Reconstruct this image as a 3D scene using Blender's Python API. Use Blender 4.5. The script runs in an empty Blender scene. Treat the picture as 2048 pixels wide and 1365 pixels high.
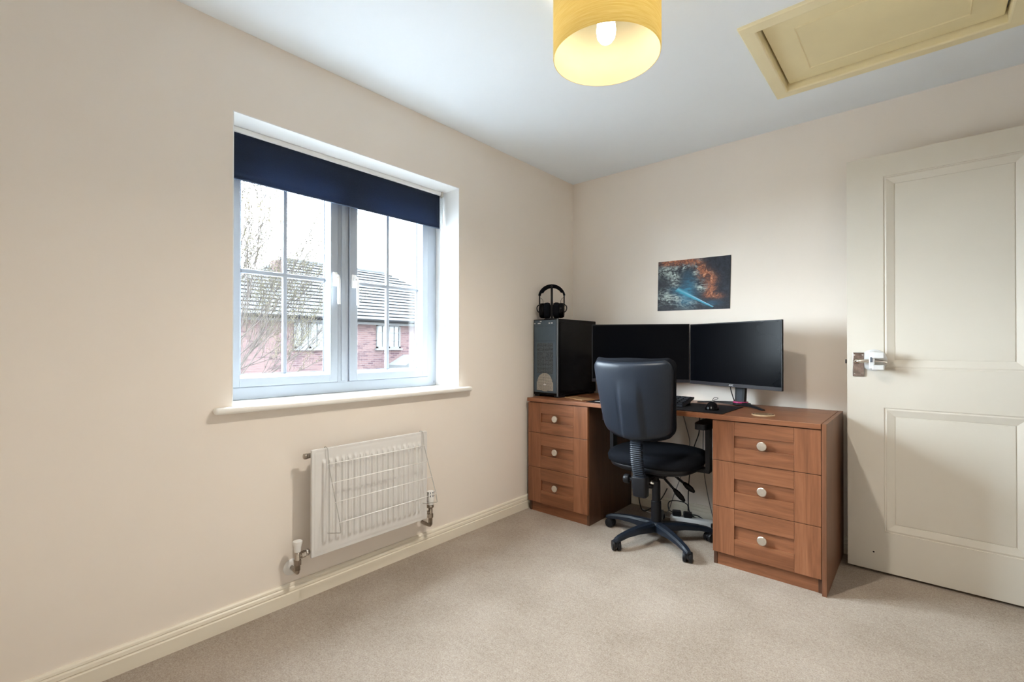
import bpy, bmesh, math, random
from mathutils import Vector, Matrix, Euler
PI = math.pi
SC = bpy.context.scene
COL = SC.collection
H = 2.33          # ceiling height
RX = 2.52         # right wall
FY = -3.32        # wall behind the camera

# ------------------------------------------------------------------ materials
class N:
    """small wrapper so that shader maths can be written as expressions"""
    def __init__(s, nt, sock): s.nt, s.s = nt, sock
    def _op(s, op, a, b=None, clamp=False):
        n = s.nt.nodes.new('ShaderNodeMath'); n.operation = op; n.use_clamp = clamp
        for i, v in enumerate((a, b)):
            if v is None: continue
            if isinstance(v, N): s.nt.links.new(v.s, n.inputs[i])
            else: n.inputs[i].default_value = v
        return N(s.nt, n.outputs[0])
    def __add__(s, o): return s._op('ADD', s, o)
    __radd__ = __add__
    def __sub__(s, o): return s._op('SUBTRACT', s, o)
    def __rsub__(s, o): return s._op('SUBTRACT', o, s)
    def __mul__(s, o): return s._op('MULTIPLY', s, o)
    __rmul__ = __mul__
    def __truediv__(s, o): return s._op('DIVIDE', s, o)
    def exp(s): return s._op('EXPONENT', s)
    def abs(s): return s._op('ABSOLUTE', s)
    def sat(s): return s._op('ADD', s, 0.0, True)
    def pow(s, e): return s._op('POWER', s, e)
    def max(s, o): return s._op('MAXIMUM', s, o)
    def min(s, o): return s._op('MINIMUM', s, o)
    def sin(s): return s._op('SINE', s)

def new_mat(name):
    m = bpy.data.materials.new(name); m.use_nodes = True
    nt = m.node_tree
    return m, nt, nt.nodes['Principled BSDF'], nt.nodes['Material Output']

def coords(nt, kind='Object', scale=(1, 1, 1), rot=(0, 0, 0), loc=(0, 0, 0)):
    tc = nt.nodes.new('ShaderNodeTexCoord'); mp = nt.nodes.new('ShaderNodeMapping')
    mp.inputs['Scale'].default_value = scale; mp.inputs['Rotation'].default_value = rot; mp.inputs['Location'].default_value = loc
    nt.links.new(tc.outputs[kind], mp.inputs['Vector'])
    return mp.outputs[0]

def noise(nt, vec, scale, detail=3, rough=.55, dist=0.0):
    n = nt.nodes.new('ShaderNodeTexNoise')
    n.inputs['Scale'].default_value = scale; n.inputs['Detail'].default_value = detail
    n.inputs['Roughness'].default_value = rough; n.inputs['Distortion'].default_value = dist
    nt.links.new(vec, n.inputs['Vector'])
    return N(nt, n.outputs['Fac'])

def ramp(nt, fac, stops):
    r = nt.nodes.new('ShaderNodeValToRGB')
    el = r.color_ramp.elements
    while len(el) < len(stops): el.new(.5)
    for e, (p, c) in zip(el, stops):
        e.position = p; e.color = (*c, 1)
    nt.links.new(fac.s if isinstance(fac, N) else fac, r.inputs[0])
    return r.outputs[0]

def mixc(nt, fac, a, b, mode='MIX'):
    m = nt.nodes.new('ShaderNodeMix'); m.data_type = 'RGBA'; m.blend_type = mode
    if isinstance(fac, N): nt.links.new(fac.s, m.inputs[0])
    else: m.inputs[0].default_value = fac
    for v, i in ((a, 6), (b, 7)):
        if isinstance(v, tuple): m.inputs[i].default_value = (*v, 1)
        else: nt.links.new(v, m.inputs[i])
    return m.outputs[2]

def bump(nt, bs, height, strength, dist=.001):
    b = nt.nodes.new('ShaderNodeBump'); b.inputs['Strength'].default_value = strength; b.inputs['Distance'].default_value = dist
    nt.links.new(height.s, b.inputs['Height']); nt.links.new(b.outputs[0], bs.inputs['Normal'])

def plain(name, col, rough=.5, metal=0.0, spec=.5, var=.04, bscale=0, bstr=.1, vscale=6):
    m, nt, bs, o = new_mat(name)
    v = coords(nt)
    n = noise(nt, v, vscale, 4)
    lo = tuple(max(0, c * (1 - var)) for c in col); hi = tuple(min(1, c * (1 + var)) for c in col)
    nt.links.new(ramp(nt, n, [(.3, lo), (.7, hi)]), bs.inputs['Base Color'])
    bs.inputs['Roughness'].default_value = rough; bs.inputs['Metallic'].default_value = metal
    bs.inputs['Specular IOR Level'].default_value = spec
    if bscale: bump(nt, bs, noise(nt, v, bscale, 3), bstr, .0015)
    return m

def wood(name, axis, dark, mid, light, rough=.38):
    """walnut foil; grain runs along the axis (0 x, 1 y, 2 z)"""
    m, nt, bs, o = new_mat(name)
    sc = [9.0, 9.0, 9.0]; sc[axis] = .7
    v = coords(nt, 'Object', tuple(sc))
    a = noise(nt, v, 2.2, 5, .6, 1.2)
    sc2 = [120.0, 120.0, 120.0]; sc2[axis] = 5.0
    b = noise(nt, coords(nt, 'Object', tuple(sc2)), 1.5, 3)
    f = a * .8 + b * .25 - .02
    nt.links.new(ramp(nt, f, [(.3, dark), (.5, mid), (.72, light)]), bs.inputs['Base Color'])
    bs.inputs['Roughness'].default_value = rough
    bump(nt, bs, b, .08, .0005)
    return m

WALNUT = ((.125, .043, .017), (.215, .081, .035), (.30, .125, .060))
M = {}
M['wall'] = plain('cream_wall_paint', (.84, .775, .705), .75, spec=.25, var=.012, bscale=260, bstr=.06, vscale=2)
M['ceiling'] = plain('ceiling_paint', (.86, .92, .98), .8, spec=.2, var=.01, bscale=220, bstr=.05, vscale=2)
M['trim'] = plain('cream_gloss_paint', (.80, .745, .63), .35, var=.01)
M['door'] = plain('cream_door_paint', (.68, .645, .575), .42, var=.012, bscale=90, bstr=.02)
M['reveal'] = plain('white_reveal_paint', (.86, .86, .85), .6, var=.01)
M['sill'] = plain('white_sill_gloss', (.86, .845, .80), .3, var=.01)
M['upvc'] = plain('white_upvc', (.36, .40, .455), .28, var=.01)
M['gasket'] = plain('grey_gasket', (.10, .12, .15), .6)
M['latch_steel'] = plain('dark_latch_steel', (.05, .04, .035), .5, .3)
M['lock_plastic'] = plain('white_moulded_lock_plastic', (.64, .655, .67), .35, var=.01)
M['pc_edge'] = plain('pale_aluminium_edge', (.22, .25, .28), .35, .6, var=.04)
M['bezel'] = plain('dark_grey_bezel', (.018, .016, .021), .4, spec=.3, var=.05)
M['white_plastic'] = plain('white_plastic', (.82, .82, .81), .3, var=.01)
M['radiator'] = plain('white_radiator_enamel', (.70, .69, .675), .35, var=.01)
M['wire'] = plain('white_coated_wire', (.90, .89, .87), .35, var=.02)
M['wire_shaded'] = plain('shaded_white_coated_wire', (.40, .39, .37), .4, var=.05)  # side wires greyer than the rails: shade put into their colour
M['chrome'] = plain('chrome', (.72, .70, .67), .18, 1.0, var=.03)
M['old_chrome'] = plain('tarnished_chrome', (.40, .35, .30), .28, 1.0, var=.2, vscale=60)
M['satin'] = plain('satin_nickel', (.66, .62, .56), .36, 1.0, var=.04, vscale=90)
M['plate'] = plain('polished_steel_plate', (.30, .25, .24), .12, 1.0, var=.35, vscale=45)
M['hatch'] = plain('cream_plastic_hatch', (.86, .77, .51), .45, var=.03, bscale=300, bstr=.04, vscale=5)
M['hatch_panel'] = plain('cream_plastic_hatch_panel', (.83, .73, .45), .5, var=.05, bscale=400, bstr=.08, vscale=3)
M['navy'] = plain('navy_blackout_fabric', (.030, .044, .080), .75, spec=.3, var=.12, bscale=900, bstr=.15, vscale=300)
M['black_metal'] = plain('black_steel', (.003, .003, .004), .4, spec=.15, var=.1)
M['black_gloss'] = plain('black_gloss_plastic', (.002, .002, .003), .25, spec=.13, var=.1)
M['screen'] = plain('black_matt_screen', (.0012, .0016, .003), .26, spec=.06, var=.05)
M['black_plastic'] = plain('black_plastic', (.005, .0055, .008), .45, spec=.3, var=.1)
M['chair_plastic'] = plain('charcoal_moulded_plastic', (.0085, .0135, .023), .42, spec=.32, var=.08, bscale=700, bstr=.15, vscale=200)
M['black_fabric'] = plain('black_woven_fabric', (.005, .006, .009), .9, spec=.12, var=.2, bscale=1100, bstr=.3, vscale=400)
M['pc_front'] = plain('slate_brushed_aluminium', (.075, .105, .135), .42, .5, var=.05, vscale=30)
M['pc_mesh_pale'] = plain('pale_grey_fan_mesh', (.23, .215, .19), .5, .3, var=.06)
M['fan_grey'] = plain('dark_grey_fan', (.06, .075, .085), .5, var=.1)
M['mat_cloth'] = plain('black_cloth_mat', (.006, .006, .008), .7, spec=.2, var=.1, bscale=900, bstr=.1)
M['cable'] = plain('black_rubber_cable', (.011, .011, .012), .5, var=.05)
M['grey_cable'] = plain('grey_rubber_cable', (.22, .21, .20), .5, var=.05)
M['rosewood'] = wood('light_beech_board', 0, (.30, .17, .08), (.38, .22, .11), (.46, .28, .15))
M['rim_wood'] = wood('pale_coaster_rim', 0, (.46, .33, .20), (.55, .41, .26), (.62, .48, .32))
M['bark'] = plain('grey_brown_bark', (.030, .026, .024), .9, var=.25, vscale=20, spec=.02)
M['bud'] = plain('olive_buds', (.045, .041, .026), .9, var=.2, spec=.02)
SHADEDW = ((.045, .018, .009), (.075, .030, .015), (.11, .048, .025))  # walnut darkened: shade under the desk painted into the unit sides
M['wood_shaded'] = wood('shaded_walnut_side', 2, *SHADEDW)
M['wood_end_shaded'] = wood('shaded_walnut_end_panel', 2, (.10, .040, .018), (.17, .070, .034), (.23, .105, .055))  # walnut darkened a little, shade on the end panel put into its colour
M['wood_x'] = wood('walnut_grain_across', 0, *WALNUT)
M['wood_z'] = wood('walnut_grain_up', 2, *WALNUT)
M['red_trim'] = plain('magenta_trim_ring', (.35, .03, .12), .25, var=.05)
M['logo_white'] = plain('silver_lettering', (.62, .62, .64), .4, var=.02)
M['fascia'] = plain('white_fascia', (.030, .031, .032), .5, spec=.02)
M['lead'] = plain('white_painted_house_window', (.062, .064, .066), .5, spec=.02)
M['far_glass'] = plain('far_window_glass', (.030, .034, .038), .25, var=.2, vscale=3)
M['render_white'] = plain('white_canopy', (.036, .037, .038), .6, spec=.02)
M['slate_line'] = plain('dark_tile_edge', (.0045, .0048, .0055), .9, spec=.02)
M['bounce_ground'] = plain('pale_bounce_ground', (.22, .22, .22), .9, var=.3, vscale=3)  # unseen ground, made pale to bounce daylight onto the ceiling

def carpet():
    m, nt, bs, o = new_mat('beige_twist_pile_carpet')
    v = coords(nt)
    a = noise(nt, v, 190, 4, .7); b = noise(nt, v, 3.2, 4, .6); c = noise(nt, v, 60, 3, .6)
    f = a * .62 + b * .24 + c * .2 - .03
    nt.links.new(ramp(nt, f, [(.30, (.22, .172, .132)), (.5, (.40, .340, .285)), (.70, (.56, .50, .44))]), bs.inputs['Base Color'])
    bs.inputs['Roughness'].default_value = .95; bs.inputs['Specular IOR Level'].default_value = .1
    bump(nt, bs, a * .7 + c * .5, .75, .006)
    return m
M['carpet'] = carpet()

def glass():
    m, nt, bs, o = new_mat('clear_window_glass')
    nt.nodes.remove(bs)
    t = nt.nodes.new('ShaderNodeBsdfTransparent'); t.inputs[0].default_value = (.95, .97, .97, 1)
    g = nt.nodes.new('ShaderNodeBsdfGlossy'); g.inputs['Roughness'].default_value = .02
    mx = nt.nodes.new('ShaderNodeMixShader'); mx.inputs[0].default_value = .06
    nt.links.new(t.outputs[0], mx.inputs[1]); nt.links.new(g.outputs[0], mx.inputs[2]); nt.links.new(mx.outputs[0], o.inputs[0])
    return m
M['glass'] = glass()

def brick():
    m, nt, bs, o = new_mat('red_brick')
    v = coords(nt, 'Object', (1, 1, 1), (PI / 2, 0, PI / 2))
    tc = nt.nodes.new('ShaderNodeTexCoord'); sx = nt.nodes.new('ShaderNodeSeparateXYZ'); cx = nt.nodes.new('ShaderNodeCombineXYZ')
    nt.links.new(tc.outputs['Object'], sx.inputs[0])
    s = N(nt, sx.outputs[0]) + N(nt, sx.outputs[1])
    nt.links.new(s.s, cx.inputs[0]); nt.links.new(sx.outputs[2], cx.inputs[1])
    b = nt.nodes.new('ShaderNodeTexBrick')
    b.inputs['Scale'].default_value = 1; b.inputs['Brick Width'].default_value = .225; b.inputs['Row Height'].default_value = .075
    b.inputs['Mortar Size'].default_value = .006; b.inputs['Bias'].default_value = -.45
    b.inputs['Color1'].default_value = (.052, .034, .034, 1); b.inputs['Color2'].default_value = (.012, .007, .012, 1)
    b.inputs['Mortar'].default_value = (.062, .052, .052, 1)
    nt.links.new(cx.outputs[0], b.inputs['Vector'])
    nt.links.new(b.outputs['Color'], bs.inputs['Base Color']); bs.inputs['Roughness'].default_value = .9; bs.inputs['Specular IOR Level'].default_value = .02
    return m
M['brick'] = brick()

def rooftile():
    m, nt, bs, o = new_mat('grey_roof_tiles')
    a = noise(nt, coords(nt), 3.5, 5, .7)
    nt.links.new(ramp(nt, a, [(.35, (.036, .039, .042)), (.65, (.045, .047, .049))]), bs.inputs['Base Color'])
    bs.inputs['Roughness'].default_value = .9; bs.inputs['Specular IOR Level'].default_value = .02
    return m
M['roof'] = rooftile()

def shade_mat():
    m, nt, bs, o = new_mat('mustard_slubbed_lampshade_fabric')
    v = coords(nt, 'Object', (6, 6, 150))
    a = noise(nt, v, 2.0, 4, .6)
    colo = ramp(nt, a, [(.3, (.72, .54, .17)), (.7, (.84, .70, .31))])
    nt.links.new(colo, bs.inputs['Base Color']); bs.inputs['Roughness'].default_value = .85
    tr = nt.nodes.new('ShaderNodeBsdfTranslucent'); nt.links.new(colo, tr.inputs[0])
    mx = nt.nodes.new('ShaderNodeMixShader'); mx.inputs[0].default_value = .55
    nt.links.new(bs.outputs[0], mx.inputs[1]); nt.links.new(tr.outputs[0], mx.inputs[2]); nt.links.new(mx.outputs[0], o.inputs[0])
    bump(nt, bs, a, .3, .001)
    return m
M['shade'] = shade_mat()
def lining_mat():
    m, nt, bs, o = new_mat('cream_lampshade_lining')
    a = noise(nt, coords(nt), 8, 3)
    colo = ramp(nt, a, [(.3, (.85, .81, .68)), (.7, (.88, .84, .72))])
    nt.links.new(colo, bs.inputs['Base Color']); bs.inputs['Roughness'].default_value = .8
    tr = nt.nodes.new('ShaderNodeBsdfTranslucent'); nt.links.new(colo, tr.inputs[0])
    mx = nt.nodes.new('ShaderNodeMixShader'); mx.inputs[0].default_value = .5
    nt.links.new(bs.outputs[0], mx.inputs[1]); nt.links.new(tr.outputs[0], mx.inputs[2]); nt.links.new(mx.outputs[0], o.inputs[0])
    return m
M['shade_in'] = lining_mat()

def emit(name, col, strength):
    m, nt, bs, o = new_mat(name)
    nt.nodes.remove(bs)
    e = nt.nodes.new('ShaderNodeEmission'); e.inputs[0].default_value = (*col, 1); e.inputs[1].default_value = strength
    nt.links.new(e.outputs[0], o.inputs[0])
    return m
M['bulb'] = emit('glowing_bulb', (1, .86, .63), 14.0)
M['hall_fill'] = emit('hall_fill_glow', (1, .86, .66), 6.0)  # glow of the added landing fill lamp

def hexmesh():
    """steel with a staggered pattern of round holes"""
    m, nt, bs, o = new_mat('perforated_black_grille')
    tc = nt.nodes.new('ShaderNodeTexCoord')
    vo = nt.nodes.new('ShaderNodeTexVoronoi'); vo.inputs['Scale'].default_value = 110; vo.inputs['Randomness'].default_value = .15
    nt.links.new(tc.outputs['Object'], vo.inputs['Vector'])
    nt.links.new(ramp(nt, vo.outputs['Distance'], [(.36, (.003, .004, .006)), (.46, (.10, .125, .145))]), bs.inputs['Base Color'])
    bs.inputs['Roughness'].default_value = .5; bs.inputs['Metallic'].default_value = .2
    return m
M['hexmesh'] = hexmesh()

def pale_mesh():
    m, nt, bs, o = new_mat('perforated_pale_grille')
    tc = nt.nodes.new('ShaderNodeTexCoord')
    vo = nt.nodes.new('ShaderNodeTexVoronoi'); vo.inputs['Scale'].default_value = 130; vo.inputs['Randomness'].default_value = .1
    nt.links.new(tc.outputs['Object'], vo.inputs['Vector'])
    nt.links.new(ramp(nt, vo.outputs['Distance'], [(.32, (.04, .04, .04)), (.44, (.36, .33, .29))]), bs.inputs['Base Color'])
    bs.inputs['Roughness'].default_value = .5
    return m
M['pale_mesh'] = pale_mesh()

def coaster_mat():
    m, nt, bs, o = new_mat('engraved_wooden_coaster')
    tc = nt.nodes.new('ShaderNodeTexCoord')
    w = nt.nodes.new('ShaderNodeTexWave'); w.wave_type = 'RINGS'; w.rings_direction = 'Z'
    w.inputs['Scale'].default_value = 22; w.inputs['Distortion'].default_value = 3; w.inputs['Detail'].default_value = 2
    nt.links.new(tc.outputs['Object'], w.inputs['Vector'])
    nt.links.new(ramp(nt, w.outputs['Fac'], [(.35, (.05, .03, .018)), (.6, (.28, .18, .10))]), bs.inputs['Base Color'])
    bs.inputs['Roughness'].default_value = .5
    return m
M['coaster'] = coaster_mat()

def poster_mat():
    """abstract print: ember cloud, pale mist and one cold blue streak on slate"""
    m, nt, bs, o = new_mat('dark_abstract_print')
    tc = nt.nodes.new('ShaderNodeTexCoord'); sx = nt.nodes.new('ShaderNodeSeparateXYZ')
    nt.links.new(tc.outputs['UV'], sx.inputs[0])
    u, v = N(nt, sx.outputs[0]), N(nt, sx.outputs[1])
    vec = coords(nt, 'UV', (1.4, 1, 1), (0, 0, .5))
    n1 = noise(nt, vec, 5, 8, .7, 2.5)
    n2 = noise(nt, coords(nt, 'UV', (1.4, 1, 1), (0, 0, 0), (3, 7, 0)), 9, 8, .72, 1.8)
    n3 = noise(nt, coords(nt, 'UV', (2.2, 6, 1), (0, 0, -.45), (1, 2, 0)), 3, 7, .7, 1.5)
    def blob(cx, cy, rx, ry):
        a = (u - cx) / rx; b = (v - cy) / ry
        return ((a * a + b * b) * -1.0).exp()
    ember = blob(.14, .97, .12, .07) + blob(.34, .97, .15, .07) + blob(.50, .95, .08, .08) + blob(.60, .82, .05, .12) + blob(.66, .70, .07, .12) \
        + blob(.75, .57, .07, .12) + blob(.74, .40, .06, .10) + blob(.72, .28, .06, .06) + blob(.84, .25, .07, .05) * .7
    mist = blob(.13, .80, .12, .12) + blob(.10, .27, .11, .12) + blob(.24, .24, .10, .07) + blob(.63, .46, .08, .09) + blob(.36, .86, .12, .06) + blob(.55, .74, .05, .10) * .8 \
        + blob(.25, .55, .07, .12) * .7 + blob(.40, .12, .16, .08) * .5 + blob(.24, .68, .07, .07) * .7 + blob(.56, .92, .05, .08) * .6
    blue = blob(.45, .42, .10, .28) + blob(.32, .38, .14, .09) + blob(.74, .12, .12, .06) * .6 + blob(.40, .20, .12, .12) * .8
    base = ramp(nt, n1, [(.35, (.006, .008, .014)), (.6, (.020, .026, .042)), (.8, (.045, .052, .078))])
    bfac = (blue * (n3 * 2.6 - .75)).sat()
    c = mixc(nt, bfac, base, (.03, .19, .32))
    mfac = (mist * (n3 * n1 * 10.0 - 2.1)).sat()
    c = mixc(nt, mfac, c, (.50, .60, .58))
    efac = (ember * (n2 * 4.2 - 1.35)).sat()
    c = mixc(nt, efac, c, ramp(nt, n2, [(.42, (.22, .065, .03)), (.60, (.46, .17, .08)), (.72, (.95, .62, .42))]))
    # a tapering streak from upper left to lower right
    dx, dy = .50, -.385
    L = math.hypot(dx, dy)
    ax, ay = .28, .425
    t = ((u - ax) * dx + (v - ay) * dy) / (L * L)
    dist = ((u - ax) * (dy / L) - (v - ay) * (dx / L))
    width = (1.0 - t) * .045 + .006
    inside = ((t._op('GREATER_THAN', t, 0.0)) * (t._op('LESS_THAN', t, 1.0)))
    streak = (1.15 - (dist.abs() / width)).sat() * inside
    c = mixc(nt, (streak * (n1 * 1.6 + .45 + t * .8 - .4)).sat(), c, (.05, .36, .52))
    core = (1.0 - (dist + .012).abs() / (width * .45)).sat() * inside
    c = mixc(nt, (core * 1.2 * t.max(.15)).sat(), c, (.52, .72, .95))
    edge = (u._op('GREATER_THAN', u, .988))
    c = mixc(nt, edge, c, (.01, .008, .008))
    nt.links.new(c, bs.inputs['Base Color']); bs.inputs['Roughness'].default_value = .5
    bs.inputs['Specular IOR Level'].default_value = .3
    return m
M['poster'] = poster_mat()

# ------------------------------------------------------------------ mesh helpers
class MB:
    def __init__(s): s.bm = bmesh.new(); s.mats = []
    def mi(s, m):
        if m not in s.mats: s.mats.append(m)
        return s.mats.index(m)
    def face(s, vs, m, smooth=False):
        f = s.bm.faces.new(vs); f.material_index = s.mi(m); f.smooth = smooth; return f
    def box(s, x0, x1, y0, y1, z0, z1, m, bev=0, seg=2, mat=None):
        x0, x1 = min(x0, x1), max(x0, x1); y0, y1 = min(y0, y1), max(y0, y1); z0, z1 = min(z0, z1), max(z0, z1)
        ps = [(x0, y0, z0), (x1, y0, z0), (x1, y1, z0), (x0, y1, z0), (x0, y0, z1), (x1, y0, z1), (x1, y1, z1), (x0, y1, z1)]
        vs = [s.bm.verts.new(p) for p in ps]
        fs = [s.face([vs[i] for i in q], m) for q in ((0, 3, 2, 1), (4, 5, 6, 7), (0, 1, 5, 4), (1, 2, 6, 5), (2, 3, 7, 6), (3, 0, 4, 7))]
        new = vs
        if bev:
            es = list({e for f in fs for e in f.edges})
            r = bmesh.ops.bevel(s.bm, geom=es, offset=bev, segments=seg, profile=.5, affect='EDGES', clamp_overlap=True)
            i = s.mi(m)
            new = list({v for f in r['faces'] for v in f.verts})
            for f in r['faces']: f.material_index = i
        if mat is not None:
            bmesh.ops.transform(s.bm, matrix=mat, verts=[v for v in new if v.is_valid])
        return s
    def loft(s, rings, m, cap0=True, cap1=True, smooth=True, closed=True):
        R = [[s.bm.verts.new(p) for p in r] for r in rings]
        n = len(R[0])
        for a, b in zip(R, R[1:]):
            for i in range(n if closed else n - 1):
                j = (i + 1) % n
                s.face((a[i], a[j], b[j], b[i]), m, smooth)
        if cap0: s.face(list(reversed(R[0])), m)
        if cap1: s.face(R[-1], m)
        return s
    def cyl(s, p0, p1, r0, m, r1=None, seg=20, smooth=True):
        r1 = r0 if r1 is None else r1
        p0, p1 = Vector(p0), Vector(p1); d = (p1 - p0).normalized()
        a = d.orthogonal().normalized(); b = d.cross(a)
        ring = lambda p, r: [p + (a * math.cos(t) + b * math.sin(t)) * r for t in [2 * PI * i / seg for i in range(seg)]]
        return s.loft([ring(p0, r0), ring(p1, r1)], m, smooth=smooth)
    def lathe(s, prof, origin, axis, m, seg=28, cap0=True, cap1=True):
        """prof: list of (radius, distance along the axis)"""
        o = Vector(origin); d = Vector(axis).normalized(); a = d.orthogonal().normalized(); b = d.cross(a)
        rings = [[o + d * h + (a * math.cos(2 * PI * i / seg) + b * math.sin(2 * PI * i / seg)) * max(r, 1e-5) for i in range(seg)] for r, h in prof]
        return s.loft(rings, m, cap0, cap1)
    def tube(s, pts, r, m, seg=8, smooth_path=0, radii=None):
        P = [Vector(p) for p in pts]
        if smooth_path:
            Q = []
            for i in range(len(P) - 1):
                p0 = P[max(i - 1, 0)]; p1 = P[i]; p2 = P[i + 1]; p3 = P[min(i + 2, len(P) - 1)]
                for k in range(smooth_path):
                    t = k / smooth_path
                    Q.append(.5 * ((2 * p1) + (p2 - p0) * t + (2 * p0 - 5 * p1 + 4 * p2 - p3) * t * t + (3 * p1 - p0 - 3 * p2 + p3) * t ** 3))
            Q.append(P[-1]); P = Q
        rings = []; a = None
        for i, p in enumerate(P):
            d = (P[min(i + 1, len(P) - 1)] - P[max(i - 1, 0)]).normalized()
            a = d.orthogonal().normalized() if a is None else (a - d * a.dot(d)).normalized()
            b = d.cross(a)
            rr = r if radii is None else radii[0] + (radii[1] - radii[0]) * i / (len(P) - 1)
            rings.append([p + (a * math.cos(2 * PI * k / seg) + b * math.sin(2 * PI * k / seg)) * rr for k in range(seg)])
        return s.loft(rings, m)
    def grid(s, fn, nu, nv, m, smooth=True):
        V = [[s.bm.verts.new(fn(i / nu, j / nv)) for i in range(nu + 1)] for j in range(nv + 1)]
        for j in range(nv):
            for i in range(nu):
                s.face((V[j][i], V[j][i + 1], V[j + 1][i + 1], V[j + 1][i]), m, smooth)
        return V
    def build(s, name, parent=None, local=False, sharp=None, recalc=True):
        if recalc: bmesh.ops.recalc_face_normals(s.bm, faces=s.bm.faces)
        me = bpy.data.meshes.new(name)
        if parent is not None and not local:
            w = world_loc(parent)
            bmesh.ops.translate(s.bm, vec=-w, verts=s.bm.verts)
        s.bm.to_mesh(me); s.bm.free()
        for m in s.mats: me.materials.append(M[m])
        o = bpy.data.objects.new(name, me); COL.objects.link(o)
        if parent is not None: o.parent = parent
        if sharp: me.set_sharp_from_angle(angle=math.radians(sharp))
        return o

def world_loc(o):
    v = Vector(o.location)
    while o.parent: o = o.parent; v += Vector(o.location)
    return v

def empty(name, loc, rotz=0):
    o = bpy.data.objects.new(name, None); COL.objects.link(o)
    o.location = loc; o.rotation_euler = (0, 0, rotz); o.empty_display_size = .05
    return o
def tag(o, label, cat, group=None, kind=None):
    o['label'] = label; o['category'] = cat
    if group: o['group'] = group
    if kind: o['kind'] = kind
    return o
def struct(o, label=None, cat=None):
    o['kind'] = 'structure'
    if label: o['label'] = label
    if cat: o['category'] = cat
    return o

# ------------------------------------------------------------------ the room shell
b = MB(); b.box(0 - .3, RX + 1.4, FY - .12, .12, -.1, 0, 'carpet')
struct(b.build('floor'), 'beige twist pile carpet covering the whole floor', 'floor')
hx0, hx1, hy0, hy1 = 1.476, 2.325, -1.068, -.390      # loft hatch
b = MB()
for x0_, x1_, y0_, y1_ in ((-.3, hx0 + .03, FY - .12, .12), (hx1 - .03, RX + 1.4, FY - .12, .12), (hx0 + .03, hx1 - .03, FY - .12, hy0 + .03), (hx0 + .03, hx1 - .03, hy1 - .03, .12)):
    b.box(x0_, x1_, y0_, y1_, H, H + .1, 'ceiling')
struct(b.build('ceiling'), 'smooth pale blue-grey painted ceiling', 'ceiling')

WY0, WY1, WZ0, WZ1 = -2.365, -1.178, .830, 2.004      # window opening in the left wall
b = MB()
b.box(-.3, 0, FY, WY0, 0, H, 'wall'); b.box(-.3, 0, WY1, 0, 0, H, 'wall')
b.box(-.3, 0, WY0, WY1, 0, WZ0, 'wall'); b.box(-.3, 0, WY0, WY1, WZ1, H, 'wall')
struct(b.build('wall_left'), 'cream painted wall with the window in it', 'wall')
b = MB(); b.box(-.3, RX + 1.4, 0, .12, 0, H, 'wall')
struct(b.build('wall_back'), 'cream painted wall behind the desk', 'wall')
b = MB(); b.box(-.3, RX + 1.4, FY - .12, FY, 0, H, 'wall')
struct(b.build('wall_front'), 'cream painted wall facing the desk', 'wall')
DY0, DY1, DZ = -.985, -.175, 2.02                     # doorway in the right wall
b = MB()
b.box(RX, RX + .1, FY, DY0, 0, H, 'wall'); b.box(RX, RX + .1, DY1, 0, 0, H, 'wall'); b.box(RX, RX + .1, DY0, DY1, DZ, H, 'wall')
struct(b.build('wall_right'), 'cream painted wall with the doorway to the landing', 'wall')
b = MB()
b.box(RX + 1.3, RX + 1.4, FY, 0, 0, H, 'wall')
struct(b.build('wall_landing'), 'cream painted wall of the landing beyond the doorway', 'wall')
b = MB()
b.box(RX - .002, RX + .102, DY0, DY0 + .025, 0, DZ, 'trim'); b.box(RX - .002, RX + .102, DY1 - .025, DY1, 0, DZ, 'trim'); b.box(RX - .002, RX + .102, DY0, DY1, DZ - .025, DZ, 'trim')
for x in (RX - .016, RX + .1):
    b.box(x, x + .016, DY0 - .06, DY0 + .008, 0, DZ + .06, 'trim', .004); b.box(x, x + .016, DY1 - .008, DY1 + .06, 0, DZ + .06, 'trim', .004)
    b.box(x, x + .016, DY0 - .06, DY1 + .06, DZ - .008, DZ + .06, 'trim', .004)
struct(b.build('trim_1'), 'cream painted door lining and architrave', 'door frame')
# unseen landing lamp, added for fill light through the doorway
lo = empty('landing_fill_lamp', (RX + .7, -1.3, H))
b = MB(); b.lathe([(.11, 0), (.12, -.02), (.12, -.03)], (RX + .7, -1.3, H), (0, 0, 1), 'white_plastic'); b.build('base', lo)
b = MB(); b.lathe([(.11, -.03), (.105, -.06), (.07, -.085), (.0, -.092)], (RX + .7, -1.3, H), (0, 0, 1), 'hall_fill'); b.build('glass_shade', lo)
tag(lo, 'round white flush lamp added on the unseen landing ceiling for fill light', 'lamp')

def skirting(name, pts, h=.088, d=.018):
    """profile swept along a straight run; pts = start, end, inward normal"""
    (x0, y0), (x1, y1), (nx, ny) = pts
    prof = [(0, 0), (d, 0), (d, .048), (d - .0035, .051), (d - .004, .054), (d - .001, .057), (d - .0025, .068), (d - .006, .072), (d - .007, .0735), (d - .0045, .076), (d - .006, .083), (d - .010, h), (0, h)]
    b = MB()
    r = lambda x, y: [(x + nx * p, y + ny * p, z) for p, z in prof]
    b.loft([r(x0, y0), r(x1, y1)], 'trim', smooth=False)
    o = b.build(name); struct(o); return o
struct(skirting('baseboard_left', ((0, FY), (0, 0), (1, 0))), 'cream grooved skirting board under the window wall', 'skirting board')
struct(skirting('baseboard_back', ((.018, 0), (RX, 0), (0, -1))), 'cream grooved skirting board behind the desk', 'skirting board')
struct(skirting('baseboard_right', ((RX, FY), (RX, DY0 - .06), (-1, 0))), 'cream skirting board on the doorway wall', 'skirting board')
struct(skirting('baseboard_front', ((.018, FY), (RX - .018, FY), (0, 1))), 'cream skirting board on the wall facing the desk', 'skirting board')

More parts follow.
